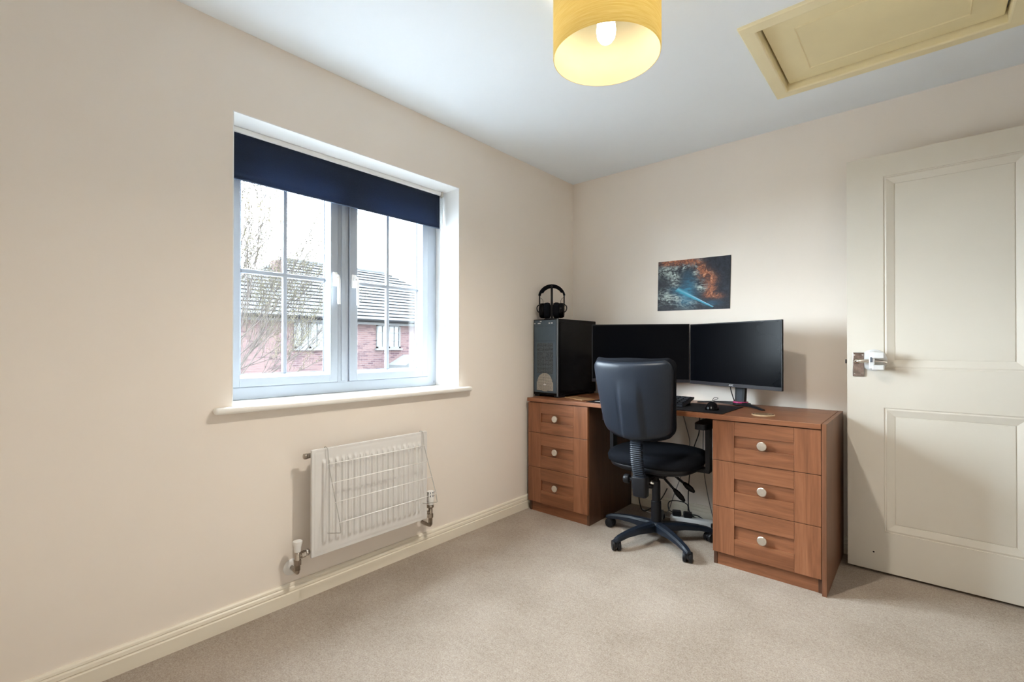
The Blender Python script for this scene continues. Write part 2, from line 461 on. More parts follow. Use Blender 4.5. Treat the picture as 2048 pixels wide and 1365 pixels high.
# ------------------------------------------------------------------ window
wn = struct(empty('window_1', (-.2, -1.77, .852)), 'white double casement window with glazing bars', 'window')
XF = -.20                                              # inner face of the outer frame
b = MB()
t = .004
b.box(-.30, .0005, WY0, WY0 + t, WZ0, WZ1, 'reveal'); b.box(-.30, .0005, WY1 - t, WY1, WZ0, WZ1, 'reveal'); b.box(-.30, .0005, WY0, WY1, WZ1 - t, WZ1, 'reveal')
b.build('reveal', wn)
b = MB()
b.box(-.21, .018, WY0 + t, WY1 - t, .826, .852, 'sill')
b.box(.0005, .040, -2.432, -1.103, .826, .852, 'sill', .011, 4)
b.build('window_sill', wn, sharp=40)
# outer frame with central mullion
y0, y1, z0, z1 = WY0 + t, WY1 - t, .852, WZ1 - t
fb = MB()
fw = .056
SB, ST = .908, 1.945                                   # sash bottom / top
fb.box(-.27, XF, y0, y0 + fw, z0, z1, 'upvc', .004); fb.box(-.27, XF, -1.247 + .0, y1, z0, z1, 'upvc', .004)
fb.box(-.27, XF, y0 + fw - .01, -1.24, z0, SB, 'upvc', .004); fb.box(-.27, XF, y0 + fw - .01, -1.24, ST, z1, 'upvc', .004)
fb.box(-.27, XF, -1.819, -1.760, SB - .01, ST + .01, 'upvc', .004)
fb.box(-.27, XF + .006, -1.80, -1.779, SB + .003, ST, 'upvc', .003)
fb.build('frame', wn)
def sash(ya, yb, gy0, gy1, bar_y, hy, hs):
    sb = MB()
    gz0, gz1 = .960, ST - .054
    xi = XF + .008
    def member(a0, a1, c0, c1):
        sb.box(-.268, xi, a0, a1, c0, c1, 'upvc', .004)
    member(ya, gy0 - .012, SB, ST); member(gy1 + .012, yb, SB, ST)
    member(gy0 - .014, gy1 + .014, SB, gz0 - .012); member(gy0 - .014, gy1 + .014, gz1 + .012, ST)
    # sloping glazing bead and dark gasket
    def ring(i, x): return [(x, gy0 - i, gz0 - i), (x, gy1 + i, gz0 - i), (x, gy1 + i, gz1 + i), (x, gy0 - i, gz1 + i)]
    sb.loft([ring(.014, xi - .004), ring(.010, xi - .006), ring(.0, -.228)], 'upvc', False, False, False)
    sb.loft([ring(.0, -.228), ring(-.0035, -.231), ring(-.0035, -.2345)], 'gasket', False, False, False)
    so = sb.build('sash', wn)
    g = MB(); g.box(-.236, -.232, gy0 - .005, gy1 + .005, gz0 - .005, gz1 + .005, 'glass'); g.build('glass', so)
    bb = MB()
    bb.box(-.241, -.223, bar_y - .0095, bar_y + .0095, gz0, gz1, 'upvc', .004)
    bb.box(-.2405, -.2225, gy0, gy1, 1.407, 1.427, 'upvc', .004)
    bb.build('glazing_bar', so)
    h = MB()
    h.box(xi - .001, xi + .012, hy - .012, hy + .012, 1.385, 1.455, 'white_plastic', .005, 3)
    h.cyl((xi + .01, hy, 1.43), (xi + .034, hy, 1.43), .009, 'white_plastic')
    h.tube([(xi + .030, hy, 1.437), (xi + .038, hy + hs * .002, 1.415), (xi + .036, hy + hs * .004, 1.38), (xi + .033, hy + hs * .006, 1.33), (xi + .032, hy + hs * .007, 1.295)], .0075, 'white_plastic', 10, 5)
    h.cyl((xi + .037, hy - .004, 1.425), (xi + .041, hy - .004, 1.425), .004, 'chrome')
    h.build('handle', so)
sash(-1.757, -1.249, -1.700, -1.303, -1.508, -1.738, 1)
sash(y0 + fw - .002, -1.822, -2.258, -1.874, -2.068, -1.840, 1)
# small screw stains low in the corner
b = MB(); b.box(XF - .001, XF + .001, -1.200, -1.197, .868, .880, 'gasket'); b.build('screw_cap', wn)

# ------------------------------------------------------------------ roller blind
bl = empty('roller_blind', (-.13, -1.77, 1.99))
b = MB(); b.box(-.155, -.122, -2.350, -1.190, 1.978, 1.999, 'white_plastic', .004); b.build('headrail', bl)
b = MB()
def fab(u, v):
    y = -2.345 + u * (2.345 - 1.212)
    return (-.134 + .0012 * math.sin(u * 9) * v, y, 1.983 - .199 * v)
V = b.grid(fab, 40, 6, 'navy')
bmesh.ops.solidify(b.bm, geom=b.bm.faces[:], thickness=.0015)
b.build('fabric', bl)
b = MB(); b.box(-.142, -.1305, -2.345, -1.2125, 1.783, 1.788, 'navy', .001); b.build('hem_bar', bl)
b = MB(); b.box(-.165, -.112, -1.210, -1.2, 1.968, 2.0, 'satin', .002); b.cyl((-.135, -1.2125, 1.982), (-.135, -1.196, 1.982), .014, 'satin'); b.build('bracket', bl)
b = MB()
for dx in (-.006, .008):
    b.tube([(-.128 + dx, -1.204, 1.978), (-.126 + dx, -1.203, 1.6), (-.125 + dx * .7, -1.203, 1.23)], .0013, 'white_plastic', 6)
    for k in range(62):
        z = 1.97 - k * .012
        b.lathe([(0, -.0022), (.0022, 0), (0, .0022)], (-.127 + dx * .9, -1.2035, z), (0, 0, 1), 'white_plastic', 6)
ch = b.build('chain', bl)
b = MB(); b.box(-.134, -.116, -1.209, -1.197, 1.200, 1.236, 'satin', .003); b.build('chain_weight', ch)
tag(bl, 'navy blue roller blind pulled a quarter down in the window recess', 'blind')

# ------------------------------------------------------------------ door
DX0, DX1, DF, DBK = 1.737, 2.499, -.170, -.135
dr = struct(empty('door_1', (DX1, -.15, .012)), 'cream two panel door opened back against the wall', 'door')
b = MB()
ZB, ZT = .012, 2.004
panels = [(.203, .795), (.981, 1.900)]
PX0, PX1 = 1.880, DX1 - .143
def q(x0, x1, z0, z1):
    b.face([b.bm.verts.new(p) for p in ((x0, DF, z0), (x1, DF, z0), (x1, DF, z1), (x0, DF, z1))], 'door')
q(DX0, PX0, ZB, ZT); q(PX1, DX1, ZB, ZT)
zs = [ZB] + [z for p in panels for z in p] + [ZT]
for i in range(0, len(zs), 2): q(PX0, PX1, zs[i], zs[i + 1])
for a, c in panels:
    rg = lambda i, d: [(PX0 + i, DF + d, a + i), (PX1 - i, DF + d, a + i), (PX1 - i, DF + d, c - i), (PX0 + i, DF + d, c - i)]
    b.loft([rg(0, 0), rg(.002, .0035), rg(.006, .0035), rg(.009, .0015), rg(.012, .0015), rg(.016, .003), rg(.040, .0105), rg(.0405, .0125), rg(.043, .0125), rg(.0435, .010)], 'door', False, True, False)
b.face([b.bm.verts.new(p) for p in ((DX0, DBK, ZB), (DX0, DBK, ZT), (DX1, DBK, ZT), (DX1, DBK, ZB))], 'door')
for x in (DX0, DX1): b.face([b.bm.verts.new(p) for p in ((x, DF, ZB), (x, DF, ZT), (x, DBK, ZT), (x, DBK, ZB))], 'door')
for z in (ZB, ZT): b.face([b.bm.verts.new(p) for p in ((DX0, DF, z), (DX1, DF, z), (DX1, DBK, z), (DX0, DBK, z))], 'door')
bmesh.ops.remove_doubles(b.bm, verts=b.bm.verts, dist=.00005)
b.build('door_leaf', dr)
b = MB(); b.box(1.760, 1.806, DF - .009, DF, .941, 1.057, 'plate', .0025)
for z in (.953, 1.045):
    for x in (1.768, 1.798): b.lathe([(.0035, 0), (.003, .0015), (0, .002)], (x, DF - .009, z), (0, -1, 0), 'chrome', 10)
pl = b.build('handle_plate', dr)
b = MB()
b.lathe([(.013, 0), (.011, .006), (.009, .010)], (1.777, DF - .008, 1.014), (0, -1, 0), 'chrome')
b.tube([(1.777, DF - .012, 1.014), (1.777, DF - .045, 1.014), (1.781, DF - .055, 1.0145), (1.792, DF - .060, 1.016), (1.82, DF - .060, 1.018), (1.86, DF - .058, 1.018), (1.885, DF - .054, 1.014), (1.893, DF - .052, 1.011)], .008, 'chrome', 14, 4)
b.build('lever', pl)
b = MB(); b.box(DX0 - .010, DX0, -.158, -.147, 1.003, 1.023, 'latch_steel', .002)
b.box(DX0 - .0015, DX0 + .0005, -.163, -.142, .95, 1.07, 'old_chrome'); b.build('latch', dr)
b = MB()
b.cyl((1.839, DF + .0005, .098), (1.839, DF - .001, .098), .004, 'bark', seg=8)
b.build('dent', dr)
# child safety lock stuck on the door beside the handle
cl = empty('child_safety_lock', (1.842, DF, 1.02))
b = MB(); b.lathe([(.052, 0), (.052, .003), (.049, .006), (.040, .0075), (.0, .008)], (1.842, DF, 1.021), (0, -1, 0), 'lock_plastic', 40); b.build('base_disc', cl, sharp=40)
b = MB()
b.box(1.828, 1.846, DF - .052, DF - .006, .978, 1.064, 'lock_plastic', .004, 3)
for z0_, z1_ in ((1.030, 1.060), (.975, 1.000)): b.box(1.840, 1.886, DF - .078, DF - .050, z0_, z1_, 'lock_plastic', .005, 3)
b.box(1.828, 1.850, DF - .072, DF - .046, .980, 1.062, 'lock_plastic', .004, 3)
b.build('fork', cl)
b = MB(); b.box(1.833, 1.842, DF - .0745, DF - .071, 1.012, 1.036, 'gasket', .001); b.build('release_button', cl)
tag(cl, 'white plastic child safety lock stuck on the door beside the handle', 'door lock')

# ------------------------------------------------------------------ loft hatch
lh = empty('loft_hatch', (1.9, -.73, H))
b = MB()
rg = lambda i, z: [(hx0 + i, hy0 + i, z), (hx1 - i, hy0 + i, z), (hx1 - i, hy1 - i, z), (hx0 + i, hy1 - i, z)]
b.loft([rg(0, H), rg(.001, H - .009), rg(.004, H - .012), rg(.050, H - .014), rg(.055, H - .012), rg(.057, H - .008), rg(.058, H + .05)], 'hatch', False, False, False)
b.build('frame', lh)
b = MB()
rp = lambda i, z: [(hx0 + .058 + i, hy0 + .058 + i, z) for i in (i,)] + [(hx1 - .058 - i, hy0 + .058 + i, z), (hx1 - .058 - i, hy1 - .058 - i, z), (hx0 + .058 + i, hy1 - .058 - i, z)]
b.loft([rp(.008, H + .05), rp(.008, H + .018), rp(.0095, H + .0165), rp(.105, H + .0125), rp(.108, H + .0095), rp(.111, H + .0125)], 'hatch_panel', False, True, False)
b.build('door_panel', lh)
b = MB(); b.loft([rp(-.002, H + .046), rp(.010, H + .046)], 'gasket', False, False, False); b.build('seal', lh)
tag(lh, 'cream plastic loft hatch with a recessed panel in the ceiling', 'hatch')

# ------------------------------------------------------------------ pendant lamp
LX, LY, LZ, LR = 1.227, -1.643, 2.050, .176
pd = empty('pendant_lamp', (LX, LY, H))
b = MB()
def ringz(r, z, n=64): return [(LX + r * math.cos(2 * PI * i / n), LY + r * math.sin(2 * PI * i / n), z) for i in range(n)]
ZTOP = LZ + .235
b.loft([ringz(LR, LZ + .004), ringz(LR, ZTOP - .004)], 'shade', False, False)
b.loft([ringz(LR, ZTOP - .004), ringz(LR - .001, ZTOP), ringz(LR - .003, ZTOP), ringz(LR - .003, LZ)], 'shade_in', False, False)
b.loft([ringz(LR - .003, LZ), ringz(LR - .001, LZ), ringz(LR, LZ + .004)], 'shade', False, False)
sh = b.build('lamp_shade', pd)
b = MB()
for k in range(3):
    a = 2 * PI * k / 3 + .4
    b.tube([(LX + .022 * math.cos(a), LY + .022 * math.sin(a), LZ + .20), (LX + (LR - .003) * math.cos(a), LY + (LR - .003) * math.sin(a), LZ + .225)], .0015, 'white_plastic', 6)
b.lathe([(.0235, -.002), (.0235, .002)], (LX, LY, LZ + .2), (0, 0, 1), 'white_plastic', 24)
b.build('spider_ring', sh)
b = MB(); b.lathe([(.012, .02), (.018, .015), (.018, -.035), (.0155, -.05)], (LX, LY, LZ + .21), (0, 0, 1), 'white_plastic', 24); b.build('lamp_holder', pd)
b = MB(); b.lathe([(.013, .055), (.016, .03), (.0295, -.005), (.032, -.03), (.029, -.052), (.019, -.066), (.0, -.071)], (LX - .0, LY, LZ + .118), (0, 0, 1), 'bulb', 24); b.build('bulb', pd)
b = MB(); b.tube([(LX, LY, LZ + .225), (LX, LY, H - .02)], .003, 'white_plastic', 8); b.build('cord', pd)
b = MB(); b.lathe([(.045, 0), (.045, -.008), (.03, -.022), (.006, -.028)], (LX, LY, H), (0, 0, 1), 'white_plastic', 28); b.build('ceiling_rose', pd)
tag(pd, 'mustard fabric drum lampshade with lit bulb hanging from the ceiling', 'lamp')

# ------------------------------------------------------------------ radiator
ra = empty('radiator', (.07, -1.788, .2))
ry0, ry1, rz0, rz1 = -2.093, -1.486, .199, .650
b = MB()
NR = 18
def flute(u, v):
    y = ry0 + .004 + u * (ry1 - ry0 - .008); z = rz0 + .004 + v * (rz1 - rz0 - .008)
    e = .035 / (ry1 - ry0)
    d = 0.0
    if e < u < 1 - e:
        p = ((u - e) / (1 - 2 * e) * NR) % 1.0
        s_ = lambda a: max(0.0, min(1.0, a))
        prof = s_((p - .14) / .08) * s_((.90 - p) / .30)
        mz = s_((z - (rz0 + .040)) / .020) * s_(((rz1 - .046) - z) / .012)
        d = .0095 * prof * mz
    lip = .0022 if min(u * .6, (1 - u) * .6, v * .45, (1 - v) * .45) > .0085 else 0.0
    return (.098 + d + lip - .002, y, z)
b.grid(flute, NR * 14 + 20, 60, 'radiator')
b.build('front_panel', ra, sharp=50)
b = MB()
b.box(.082, .0965, ry0, ry1, rz0, rz1, 'radiator', .003)
b.build('rim', ra)
b = MB()
for k in range(17):
    y = ry0 + .05 + k * (ry1 - ry0 - .1) / 16
    b.box(.045, .084, y - .008, y + .008, rz0 + .03, rz1 - .03, 'radiator')
b.build('convector_fins', ra)
for y in (-1.96, -1.62):
    b = MB(); b.box(0, .05, y - .015, y + .015, .29, .60, 'radiator', .002); b.build('wall_bracket', ra)
b = MB(); b.cyl((.062, ry0 + .01, .622), (.062, ry0 - .008, .622), .011, 'old_chrome'); b.lathe([(.0125, 0), (.0125, .010), (.010, .013), (.005, .014)], (.062, ry0 - .006, .622), (0, -1, 0), 'old_chrome', 12); b.build('bleed_plug', ra)
# lockshield valve on the left
b = MB()
vy, vx = -2.138, .066
b.cyl((vx, vy, .158), (vx, vy, .236), .011, 'old_chrome'); b.cyl((vx, vy, .18), (vx, vy, .200), .0155, 'old_chrome', seg=6, smooth=False)
b.tube([(vx, vy, .212), (vx, -2.118, .215), (vx, ry0 + .006, .219)], .0085, 'old_chrome', 12)
b.cyl((vx, -2.124, .215), (vx, -2.106, .217), .0145, 'old_chrome', seg=6, smooth=False)
b.lathe([(.014, 0), (.014, .012)], (vx, ry0 - .012, .219), (0, 1, 0), 'chrome', 20)
b.tube([(vx, vy, .170), (vx, vy, .150), (vx - .012, vy + .002, .147), (.0, vy + .004, .150)], .0085, 'old_chrome', 10, 3)
va = b.build('lockshield_valve', ra)
b = MB(); b.lathe([(.0125, 0), (.014, .02), (.0185, .038), (.0185, .044), (.0, .045)], (vx, vy, .234), (0, 0, 1), 'white_plastic', 20); b.build('valve_cap', va, sharp=40)
b = MB(); b.lathe([(.034, 0), (.033, .003), (.012, .006)], (.0, vy + .004, .150), (1, 0, 0), 'white_plastic', 30); b.build('pipe_collar', va)
# thermostatic valve on the right
b = MB(); vy = -1.440
b.cyl((vx, vy, .150), (vx, vy, .250), .011, 'old_chrome'); b.cyl((vx, vy, .186), (vx, vy, .206), .0155, 'old_chrome', seg=6, smooth=False)
b.lathe([(.011, 0), (.018, .004), (.018, .014), (.012, .018)], (vx, vy, .236), (0, 0, 1), 'old_chrome', 20)
b.tube([(vx, vy, .215), (vx, -1.455, .217), (vx, ry1 - .006, .219)], .0085, 'old_chrome', 12)
b.tube([(vx, vy, .168), (vx, vy, .148), (vx - .012, vy - .002, .145), (.0, vy - .004, .148)], .0085, 'old_chrome', 10, 3)
va = b.build('thermostatic_valve', ra)
b = MB()
b.lathe([(.016, 0), (.0185, .004), (.0185, .022), (.0205, .024), (.0205, .062), (.018, .070), (.0, .073)], (vx, vy, .254), (0, 0, 1), 'white_plastic', 28)
for k in range(10):
    a = 2 * PI * k / 10
    for z0_, z1_ in ((.298, .312), (.316, .323)):
        b.box(.019, .0212, -.0022, .0022, z0_, z1_, 'gasket', mat=Matrix.Translation((vx, vy, 0)) @ Matrix.Rotation(a, 4, 'Z'))
b.build('valve_head', va, sharp=40)
tag(ra, 'white fluted panel radiator on the wall below the window', 'radiator')

# ------------------------------------------------------------------ radiator airer
ai = empty('radiator_airer', (.1, -1.78, .3))
b = MB()
wr = .0017
lefty, righty = -2.030, -1.522
side = [(.110, .640), (.116, .584), (.146, .510), (.178, .436), (.210, .359), (.219, .322)]
def wire(y, name):
    w = MB()
    w.tube([(.076, y, .630), (.080, y, .652), (.094, y, .655), (.106, y, .650)] + [(x, y, z) for x, z in side] + [(.214, y, .318), (.118, y, .292), (.1065, y, .290)], wr, 'wire_shaded', 8)
    w.build(name, ai)
wire(lefty, 'side_wire'); wire(righty, 'side_wire')
for k in range(1, 5):
    x, z = side[k]
    w = MB(); w.tube([(x, lefty - .003, z), (x, righty + .003, z)], wr, 'wire', 8); w.build('rail', ai)
tag(ai, 'white wire clothes airer hooked over the radiator', 'clothes airer')

# ------------------------------------------------------------------ desk
DT = .748                                              # top of the desk
b = MB()
b.box(.036, 1.6855, -.600, -.022, DT - .024, DT, 'wood_x', .002)
wt = b.build('desk_worktop')
tag(wt, 'long walnut desktop laid across the two drawer units', 'worktop')

def drawer(parent, x0, x1, z0, z1, s0, s1, kz, kx, yf=-.592):
    """shaker drawer front: two upright stiles, two rails, a sunk panel"""
    d = MB(); yb = yf + .018
    h = z1 - z0
    r0, r1 = z0 + .36 * h, z1 - .35 * h
    d.box(x0, s0 - .0004, yf, yb, z0, z1, 'wood_z', .0012); d.box(s1 + .0004, x1, yf, yb, z0, z1, 'wood_z', .0012)
    d.box(s0, s1, yf, yb, z0, r0, 'wood_x', .0012); d.box(s0, s1, yf, yb, r1, z1, 'wood_x', .0012)
    d.box(s0 - .004, s1 + .004, yf + .0105, yb, r0 - .004, r1 + .004, 'wood_x')
    o = d.build('drawer', parent)
    k = MB(); k.lathe([(.008, 0), (.0075, .011), (.010, .015), (.0195, .020), (.021, .023), (.0205, .0275), (.018, .0295), (.0, .030)], (kx, yf + .0105, kz), (0, -1, 0), 'satin', 32)
    k.build('knob', o, sharp=35)

def unit(name, x0, x1, left, label):
    u = empty(name, ((x0 + x1) / 2, -.3, 0))
    c = MB(); t_ = .016
    for xa in (x0, x1 - t_): c.box(xa, xa + t_, -.573, -.03, 0, DT - .0245, 'wood_shaded', .001)
    c.box(x0 + t_, x1 - t_, -.040, -.03, .06, DT - .0245, 'wood_z'); c.box(x0 + t_, x1 - t_, -.570, -.04, .062, .076, 'wood_x')
    c.box(x0 + t_, x1 - t_, -.572, -.04, DT - .040, DT - .0245, 'wood_x')
    c.build('carcass', u)
    p = MB(); p.box(x0 + t_, x1 - (t_ if left else 0), -.570, -.555, .0, .061, 'wood_x', .001); p.build('plinth', u)
    return tag(u, label, 'drawer unit', 'drawer units under the desk')
ul = unit('drawer_unit', .040, .500, True, 'walnut three drawer unit in the corner under the computer tower')
ur = unit('drawer_unit', 1.226, 1.686, False, 'walnut three drawer unit beside the open door')
drz = [(.524, .7195), (.2975, .5215), (.068, .295)]
for z0_, z1_ in drz:
    drawer(ul, .040, .4985, z0_, z1_, .146, .397, (z0_ + z1_) / 2 + .004, .264)
    drawer(ur, 1.2265, 1.6845, z0_, z1_, 1.328, 1.581, (z0_ + z1_) / 2 - .003, 1.452)
b = MB(); b.box(1.687, 1.705, -.597, -.022, 0, DT, 'wood_end_shaded', .001); b.build('end_panel', ur)

# ------------------------------------------------------------------ computer tower
pc = empty('computer_tower', (.117, -.27, DT))
X0, X1, Y0, Y1, Z0, Z1 = .014, .221, -.508, -.034, DT + .014, 1.270
b = MB()
b.box(X0, X1, Y0 + .006, Y1, Z0, Z1, 'black_metal', .003)
b.build('case', pc)
b = MB(); b.box(X1 - .0005, X1 + .0025, Y0 + .02, Y1 - .01, Z0 + .02, Z1 - .018, 'black_gloss', .001); b.build('side_panel', pc)
b = MB(); b.box(X0 + .012, X1 - .012, Y0 - .004, Y0 + .008, Z0 + .016, Z1 - .006, 'pc_front', .002)
b.box(X1 - .0065, X1 - .0015, Y0 - .005, Y0 + .008, Z0 - .004, Z1, 'pc_edge', .001)
fp = b.build('front_panel', pc)
b = MB(); b.box(X0 + .022, X1 - .022, Y0 - .0048, Y0 - .0035, Z1 - .047, Z1 - .046, 'black_metal'); b.build('seam', fp)
b = MB(); b.box(X0 + .022, X1 - .022, Y0 - .0048, Y0 - .0035, Z1 - .147, Z1 - .1455, 'black_metal'); b.build('seam', fp)
b = MB(); b.box(X0 + .036, X1 - .036, Y0 - .0055, Y0 - .0035, Z1 - .362, Z1 - .160, 'hexmesh', .001); mesh_up = b.build('vent_grille', fp)
b = MB()
cx_, cz_ = (X0 + X1) / 2, Z1 - .24
b.lathe([(.018, 0), (.017, .0012), (0, .0015)], (cx_, Y0 - .0055, cz_), (0, -1, 0), 'fan_grey', 20)
for k in range(7):
    a = 2 * PI * k / 7
    b.tube([(cx_ + .018 * math.cos(a), Y0 - .0058, cz_ + .018 * math.sin(a)), (cx_ + .045 * math.cos(a + .35), Y0 - .0058, cz_ + .045 * math.sin(a + .35)), (cx_ + .060 * math.cos(a + .8), Y0 - .0058, cz_ + .060 * math.sin(a + .8))], .0022, 'fan_grey', 6, 3)
b.build('fan', mesh_up)
b = MB(); b.box(X0 + .036, X1 - .036, Y0 - .0055, Y0 - .0035, Z0 + .030, Z0 + .088, 'pale_mesh', .001)
b.lathe([(.062, 0), (.060, .0008), (0, .001)], (cx_, Y0 - .0052, Z0 + .086), (0, -1, 0), 'pale_mesh', 32)
b.build('dust_filter', fp)
b = MB()
for k, (dx, w) in enumerate(((-.007, .010), (0, .016), (.008, .010))):
    z = Z0 + .066
    vs = [b.bm.verts.new(p) for p in ((cx_ + dx - w * .45, Y0 - .0066, z), (cx_ + dx + w * .45, Y0 - .0066, z), (cx_ + dx + w * .1, Y0 - .0066, z + w * .9))]
    b.face(vs, 'logo_white')
b.build('logo', fp)
for x, w_ in ((.032, .006), (.069, .012), (.155, .007), (.176, .006)):
    b = MB(); b.box(x - w_, x + w_, Y0 - .0056, Y0 - .0035, Z1 - .031, Z1 - .025, 'logo_white', .001); b.build('port', fp)
b = MB(); b.box(.075, .090, Y0 - .0056, Y0 - .0035, Z1 - .017, Z1 - .012, 'logo_white', .001); b.build('power_button', fp)
for x in (X0 + .022, X1 - .022):
    for y in (Y0 + .05, Y1 - .05):
        b = MB(); b.box(x - .02, x + .02, y - .035, y + .035, DT, Z0 + .002, 'black_plastic', .003); b.build('foot', pc)
tag(pc, 'black computer tower with grey mesh front on the desk in the corner', 'computer')

# ------------------------------------------------------------------ headphone stand and headphones
HX, HY, HZ = .118, -.435, 1.270
hs_ = empty('headphone_stand', (HX, HY, HZ), .6)
b = MB(); b.lathe([(.052, 0), (.052, .004), (.048, .007), (.008, .009)], (0, 0, 0), (0, 0, 1), 'black_plastic', 36); b.build('base', hs_, True, sharp=40)
b = MB(); b.box(-.008, .008, -.004, .004, .006, .218, 'black_plastic', .002); b.build('pole', hs_, True)
b = MB(); b.tube([(0, -.030, .218), (0, -.015, .2225), (0, .015, .2225), (0, .030, .218)], .008, 'black_plastic', 10, 4); b.build('cradle', hs_, True)
tag(hs_, 'slim black headphone stand on top of the computer tower', 'headphone stand')
hp = empty('headphones', (HX, HY, HZ), .52)
R0 = .082
b = MB()
rings = []
for i in range(33):
    a = math.radians(8 + 164 * i / 32)
    cx_, cz_ = R0 * 1.02 * math.cos(a), .153 + .078 * math.sin(a)
    pd_ = -.015 if 3 < i < 29 else -.005
    rings.append([(cx_ + math.cos(a) * r_, y_, cz_ + math.sin(a) * r_) for y_, r_ in ((-.016, pd_), (.016, pd_), (.019, .0), (.016, .008), (-.016, .008), (-.019, .0))])
b.loft(rings, 'black_fabric'); b.build('headband', hp, True)
for s in (-1, 1):
    b = MB()
    b.box(s * .0835 - .004, s * .0835 + .004, -.006, .006, .085, .172, 'black_metal', .002)
    b.tube([(s * .084, -.004, .103), (s * .099, -.004, .090), (s * .101, -.004, .072), (s * .094, -.004, .055), (s * .080, -.002, .048)], .0035, 'black_metal', 8, 4)
    b.build('yoke', hp, True)
    b = MB()
    rg_ = lambda sc_, x_: [(x_ * s, .047 * sc_ * math.cos(t_), .062 + .052 * sc_ * math.sin(t_)) for t_ in [2 * PI * k / 28 for k in range(28)]]
    b.loft([rg_(.6, .086), rg_(.86, .083), rg_(.97, .074), rg_(1, .058), rg_(.98, .050)], 'black_gloss')
    cup = b.build('ear_cup', hp, True)
    b = MB(); b.loft([rg_(.95, .050), rg_(1.04, .044), rg_(1.06, .026), rg_(.98, .014), rg_(.75, .0095), rg_(.5, .012)], 'black_fabric'); b.build('ear_pad', cup, True)
    b = MB(); b.tube([(s * .081, .004, .150), (s * .066, .006, .140), (s * .060, .006, .120), (s * .068, .004, .100)], .0012, 'cable', 6, 4); b.build('wire', hp, True)
tag(hp, 'black over-ear headphones hung on the stand above the computer tower', 'headphones')

# ------------------------------------------------------------------ monitors
def monitor(cx, cy, rz, label, lift=0.0):
    o = empty('monitor', (cx, cy, DT), rz)
    W, B, T = .3025, .108, .478                           # half width, bottom, top above the desk
    c = MB(); c.box(-W, W, 0, .012, B, T, 'black_plastic', .002)
    rr = lambda i, y: [(-W + .012 + i, y, B + .02 + i), (W - .012 - i, y, B + .02 + i), (W - .012 - i, y, T - .012 - i), (-W + .012 + i, y, T - .012 - i)]
    c.loft([rr(0, .010), rr(.03, .028), rr(.07, .048)], 'black_plastic', False, True, False)
    c.build('housing', o, True)
    c = MB(); c.box(-W + .006, W - .006, -.0012, .001, B + .020, T - .006, 'screen'); c.build('screen', o, True)
    c = MB(); c.box(-W, W, -.003, .006, B, B + .019, 'bezel', .001); bz = c.build('bezel', o, True)
    cu = bpy.data.curves.new('logo', 'FONT'); cu.body = 'AOC'; cu.size = .0135; cu.align_x = 'CENTER'; cu.align_y = 'CENTER'; cu.extrude = .0003
    cu.materials.append(M['logo_white'])
    tmp = bpy.data.objects.new('lettering', cu); COL.objects.link(tmp); bpy.context.view_layer.update()
    me_ = bpy.data.meshes.new_from_object(tmp.evaluated_get(bpy.context.evaluated_depsgraph_get()))
    bpy.data.objects.remove(tmp); bpy.data.curves.remove(cu)
    tx = bpy.data.objects.new('logo', me_); COL.objects.link(tx); tx.parent = bz
    tx.location = (0, -.0036, B + .0095); tx.rotation_euler = (PI / 2, 0, 0)
    c = MB()
    c.loft([[(-.030, .062, .006), (.030, .062, .006), (.030, .085, .006), (-.030, .085, .006)], [(-.032, .070, .10), (.032, .070, .10), (.032, .088, .10), (-.032, .088, .10)], [(-.035, .048, .30), (.035, .048, .30), (.035, .075, .30), (-.035, .075, .30)]], 'black_plastic', smooth=False)
    nk = c.build('neck', o, True)
    c = MB(); c.box(-.017, .017, .0605, .066, .03, .105, 'chair_plastic', .002, mat=Matrix.Rotation(-.085, 4, 'X')); c.build('cable_slot', nk, True)
    c = MB(); c.lathe([(.040, .014), (.041, .018), (.040, .023)], (0, .075, 0), (0, 0, 1), 'red_trim', 32); c.build('trim_ring', o, True)
    c = MB(); c.lathe([(.040, .0), (.040, .014)], (0, .075, 0), (0, 0, 1), 'black_plastic', 32)
    def leg(x, y):
        p0 = Vector((0, .075, 0)); p1 = Vector((x, y, 0)); d = (p1 - p0).normalized(); n_ = Vector((-d.y, d.x, 0))
        rgs = []
        for k in range(7):
            t_ = k / 6; p = p0 + (p1 - p0) * t_; w = .020 - .010 * t_; zt = .0200 - .013 * t_ * t_; zb = .004 * (1 - abs(2 * t_ - 1)) * 2 if k < 6 else .0
            rgs.append([p + n_ * w + Vector((0, 0, zb)), p - n_ * w + Vector((0, 0, zb)), p - n_ * w * .55 + Vector((0, 0, zt)), p + n_ * w * .55 + Vector((0, 0, zt))])
        c.loft(rgs, 'black_plastic', smooth=False)
    leg(.218, -.026); leg(-.218, -.026); leg(0, .155)
    c.build('stand_base', o, True)
    c = MB(); c.tube([(-.055, .052, .16), (-.052, .058, .09), (-.040, .080, .012), (-.046, .12, .003)], .003, 'cable', 8, 5); c.build('power_lead', o, True)
    o.location.z += lift
    return tag(o, label, 'monitor', 'black flat monitors on the desk')
monitor(.6575, -.2225, math.atan2(.305, .521), 'black monitor behind the chair, next to the computer tower', .0034)
monitor(1.199, -.185, math.atan2(-.23, .546), 'black monitor on a v-shaped stand at the door end of the desk')

